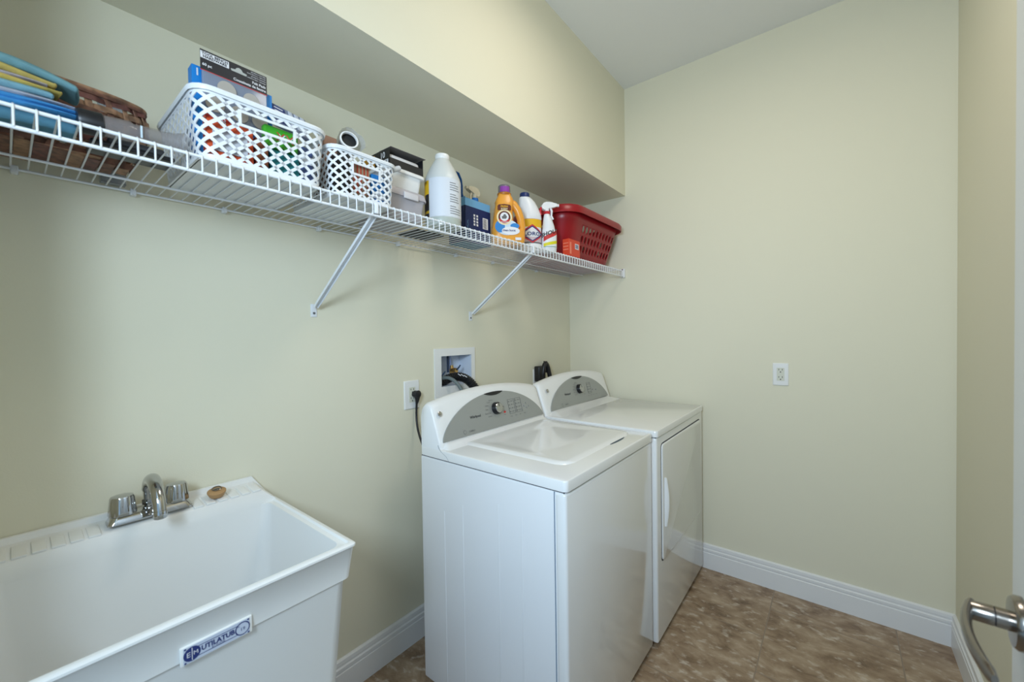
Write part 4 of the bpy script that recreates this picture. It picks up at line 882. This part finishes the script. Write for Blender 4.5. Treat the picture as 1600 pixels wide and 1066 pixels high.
def cloth_slab(g, x0, x1, y0, y1, z0, z1, M, folds=1, seed=0, sag=.0):
    """folded cloth: rounded fold towards +x and -y, soft surface"""
    rnd = random.Random(seed); ph = [rnd.uniform(0, 6) for _ in range(6)]; h = (z1 - z0) / folds
    for k in range(folds):
        za, zb = z0 + k * h, z0 + (k + 1) * h * .985 if folds == 1 else z0 + (k + .96) * h
        r = (zb - za) / 2; nx = 24; rings = []
        ys = 16
        for j in range(ys + 1):
            t = j / ys; y = y0 + (y1 - y0) * t; e = min(t, 1 - t) * (y1 - y0); s = min(1, math.sqrt(max(0.0, 1 - (1 - min(1, e / r)) ** 2)) + .12)
            ring = []; rr_ = r * s; xm = x1 - r - rnd.uniform(0, .004) * (folds > 1); zc = (za + zb) / 2
            for i in range(nx): x = x0 + (xm - x0) * i / (nx - 1); ring.append((x, y, zc - rr_ + .0016 * math.sin(x * 40 + ph[0] + y * 20) * s))
            for i in range(1, 8): a = -math.pi / 2 + math.pi * i / 8; ring.append((xm + r * math.cos(a) * (.6 + .4 * s), y, zc + rr_ * math.sin(a)))
            for i in range(nx): x = xm + (x0 - xm) * i / (nx - 1); ring.append((x, y, zc + rr_ + .0020 * math.sin(x * 33 + ph[1] + y * 26) * s))
            ring = [(p[0] + .003 * math.sin(y * 45 + ph[2]), p[1], p[2] - sag * max(0, (p[0] - (x1 - .10)) / .10) ** 2 + .002 * math.sin(p[0] * 25 + y * 30 + ph[3])) for p in ring]
            rings.append(ring)
        g.loft(rings, M, ca=True, cb=True)
def terry(n, h): return mat(n, hx(h), .95, bump=(900, .8, .002), var=(40, .08))
tz = ZB + .004
tw = (('towel', 'thick teal blue towel at the bottom of the towel pile', 'terry_teal', '56879C', -2.372, -.302, tz, tz + .0215, 1, .0),
      ('towel', 'bright blue towel folded above the teal one in the pile', 'terry_blue', '3C8AC8', -2.366, -.326, tz + .0235, tz + .039, 2, .0),
      ('towel', 'pale grey cloth folded between the bright blue and aqua towels', 'terry_grey', 'A9AEBB', -2.378, -.324, tz + .0415, tz + .0475, 1, .002),
      ('towel', 'aqua towel folded below the lower yellow cloth', 'terry_aqua', '7AA6B6', -2.405, -.326, tz + .0505, tz + .061, 1, .002),
      ('towel', 'yellow cloth with a narrow fold above the aqua towel, lower of two', 'terry_yellow', 'C4AC58', -2.394, -.326, tz + .0635, tz + .0705, 1, .003),
      ('towel', 'pinkish grey cloth between the two yellow cloths', 'terry_pink', 'A8A2AA', -2.412, -.322, tz + .0725, tz + .077, 1, .003),
      ('towel', 'yellow cloth with a thick fold just below the topmost towel, upper of two', 'terry_yellow2', 'B9A45A', -2.400, -.324, tz + .0795, tz + .0885, 1, .005),
      ('towel', 'pale teal towel folded on top of the pile', 'terry_top', '6C979F', -2.368, -.326, tz + .091, tz + .105, 1, .016))
for nm, lb_, mn, hc, x1_, yf_, za, zb, fo, sag in tw:
    g = G(); cloth_slab(g, -2.72, x1_, yf_, -.240, za, zb, terry(mn, hc), fo, hash(mn) % 7 if False else len(mn), sag); g.obj(nm, ang=60, loc=(-2.55, -.31, za), label=lb_, category='towel', group='folded towels in a pile')

# clear tube attachment with black base
vt = thing('hand_vacuum', (-2.28, -.33, ZB), 'smoky clear plastic nozzle tube with a black base lying in front of the larger basket', 'vacuum part')
smoke = mat('smoky_plastic', (.30, .28, .28), .08, alpha=.30, spec=.8)
A_ = Vector((-2.345, -.330, ZB + .026)); B_ = Vector((-2.212, -.330, ZB + .036)); ax = (B_ - A_); Lq = ax.length
TV = Matrix.Translation(A_) @ ax.to_track_quat('Z', 'Y').to_matrix().to_4x4()
g = G(); g.loft([[(r_ * math.cos(t), r_ * math.sin(t), z) for t in [2 * math.pi * j / 36 for j in range(36)]] for r_, z in ((.020, 0), (.0205, .045), (.017, .050), (.017, .085), (.0155, .100), (.018, .118), (.0225, Lq), (.0215, Lq + .001), (.0165, .118), (.014, .100), (.0155, .05), (.0185, .04), (.0185, .002))], smoke, T=TV); g.obj('clear_tube', vt)
g = G(); g.lathe([(.0205, -.030), (.0225, -.026), (.0225, .004), (.019, .006)], blackP, T=TV, n=30); g.obj('end_cap', vt)
g = G(); g.box(-2.355, -2.222, -.300, -.222, ZB, ZB + .010, blackP, .004); g.box(-2.330, -2.240, -.300, -.245, ZB + .008, ZB + .022, mat('dark_grey_plastic', (.05, .05, .055), .35), .005); g.obj('black_base', vt)
G().box(-2.288, -2.285, -.3515, -.3495, ZB + .016, ZB + .040, mat('pale_strip', (.55, .66, .74), .3)).obj('pale_strip', vt)
cb_ = thing('clear_container', (-2.288, -.023, ZB), 'upright clear plastic box whose top corner shows above the wicker basket', 'container')
cbm = mat('clear_box_plastic', (.45, .48, .52), .1, alpha=.35)
g = G(); X0, X1, Y0, Y1, ZT = -2.312, -2.266, -.034, -.012, 1.953
for q in ((X0, X1, Y0, Y0 + .0015), (X0, X1, Y1 - .0015, Y1), (X0, X0 + .0015, Y0, Y1), (X1 - .0015, X1, Y0, Y1)): g.box(*q, ZB, ZT, cbm)
g.box(X0, X1, Y0, Y1, ZB, ZB + .002, cbm); g.obj('container_body', cb_)
G().box(X0 - .001, X1 + .001, Y0 - .001, Y1 + .001, ZT, ZT + .006, cbm, .001).obj('container_lid', cb_)
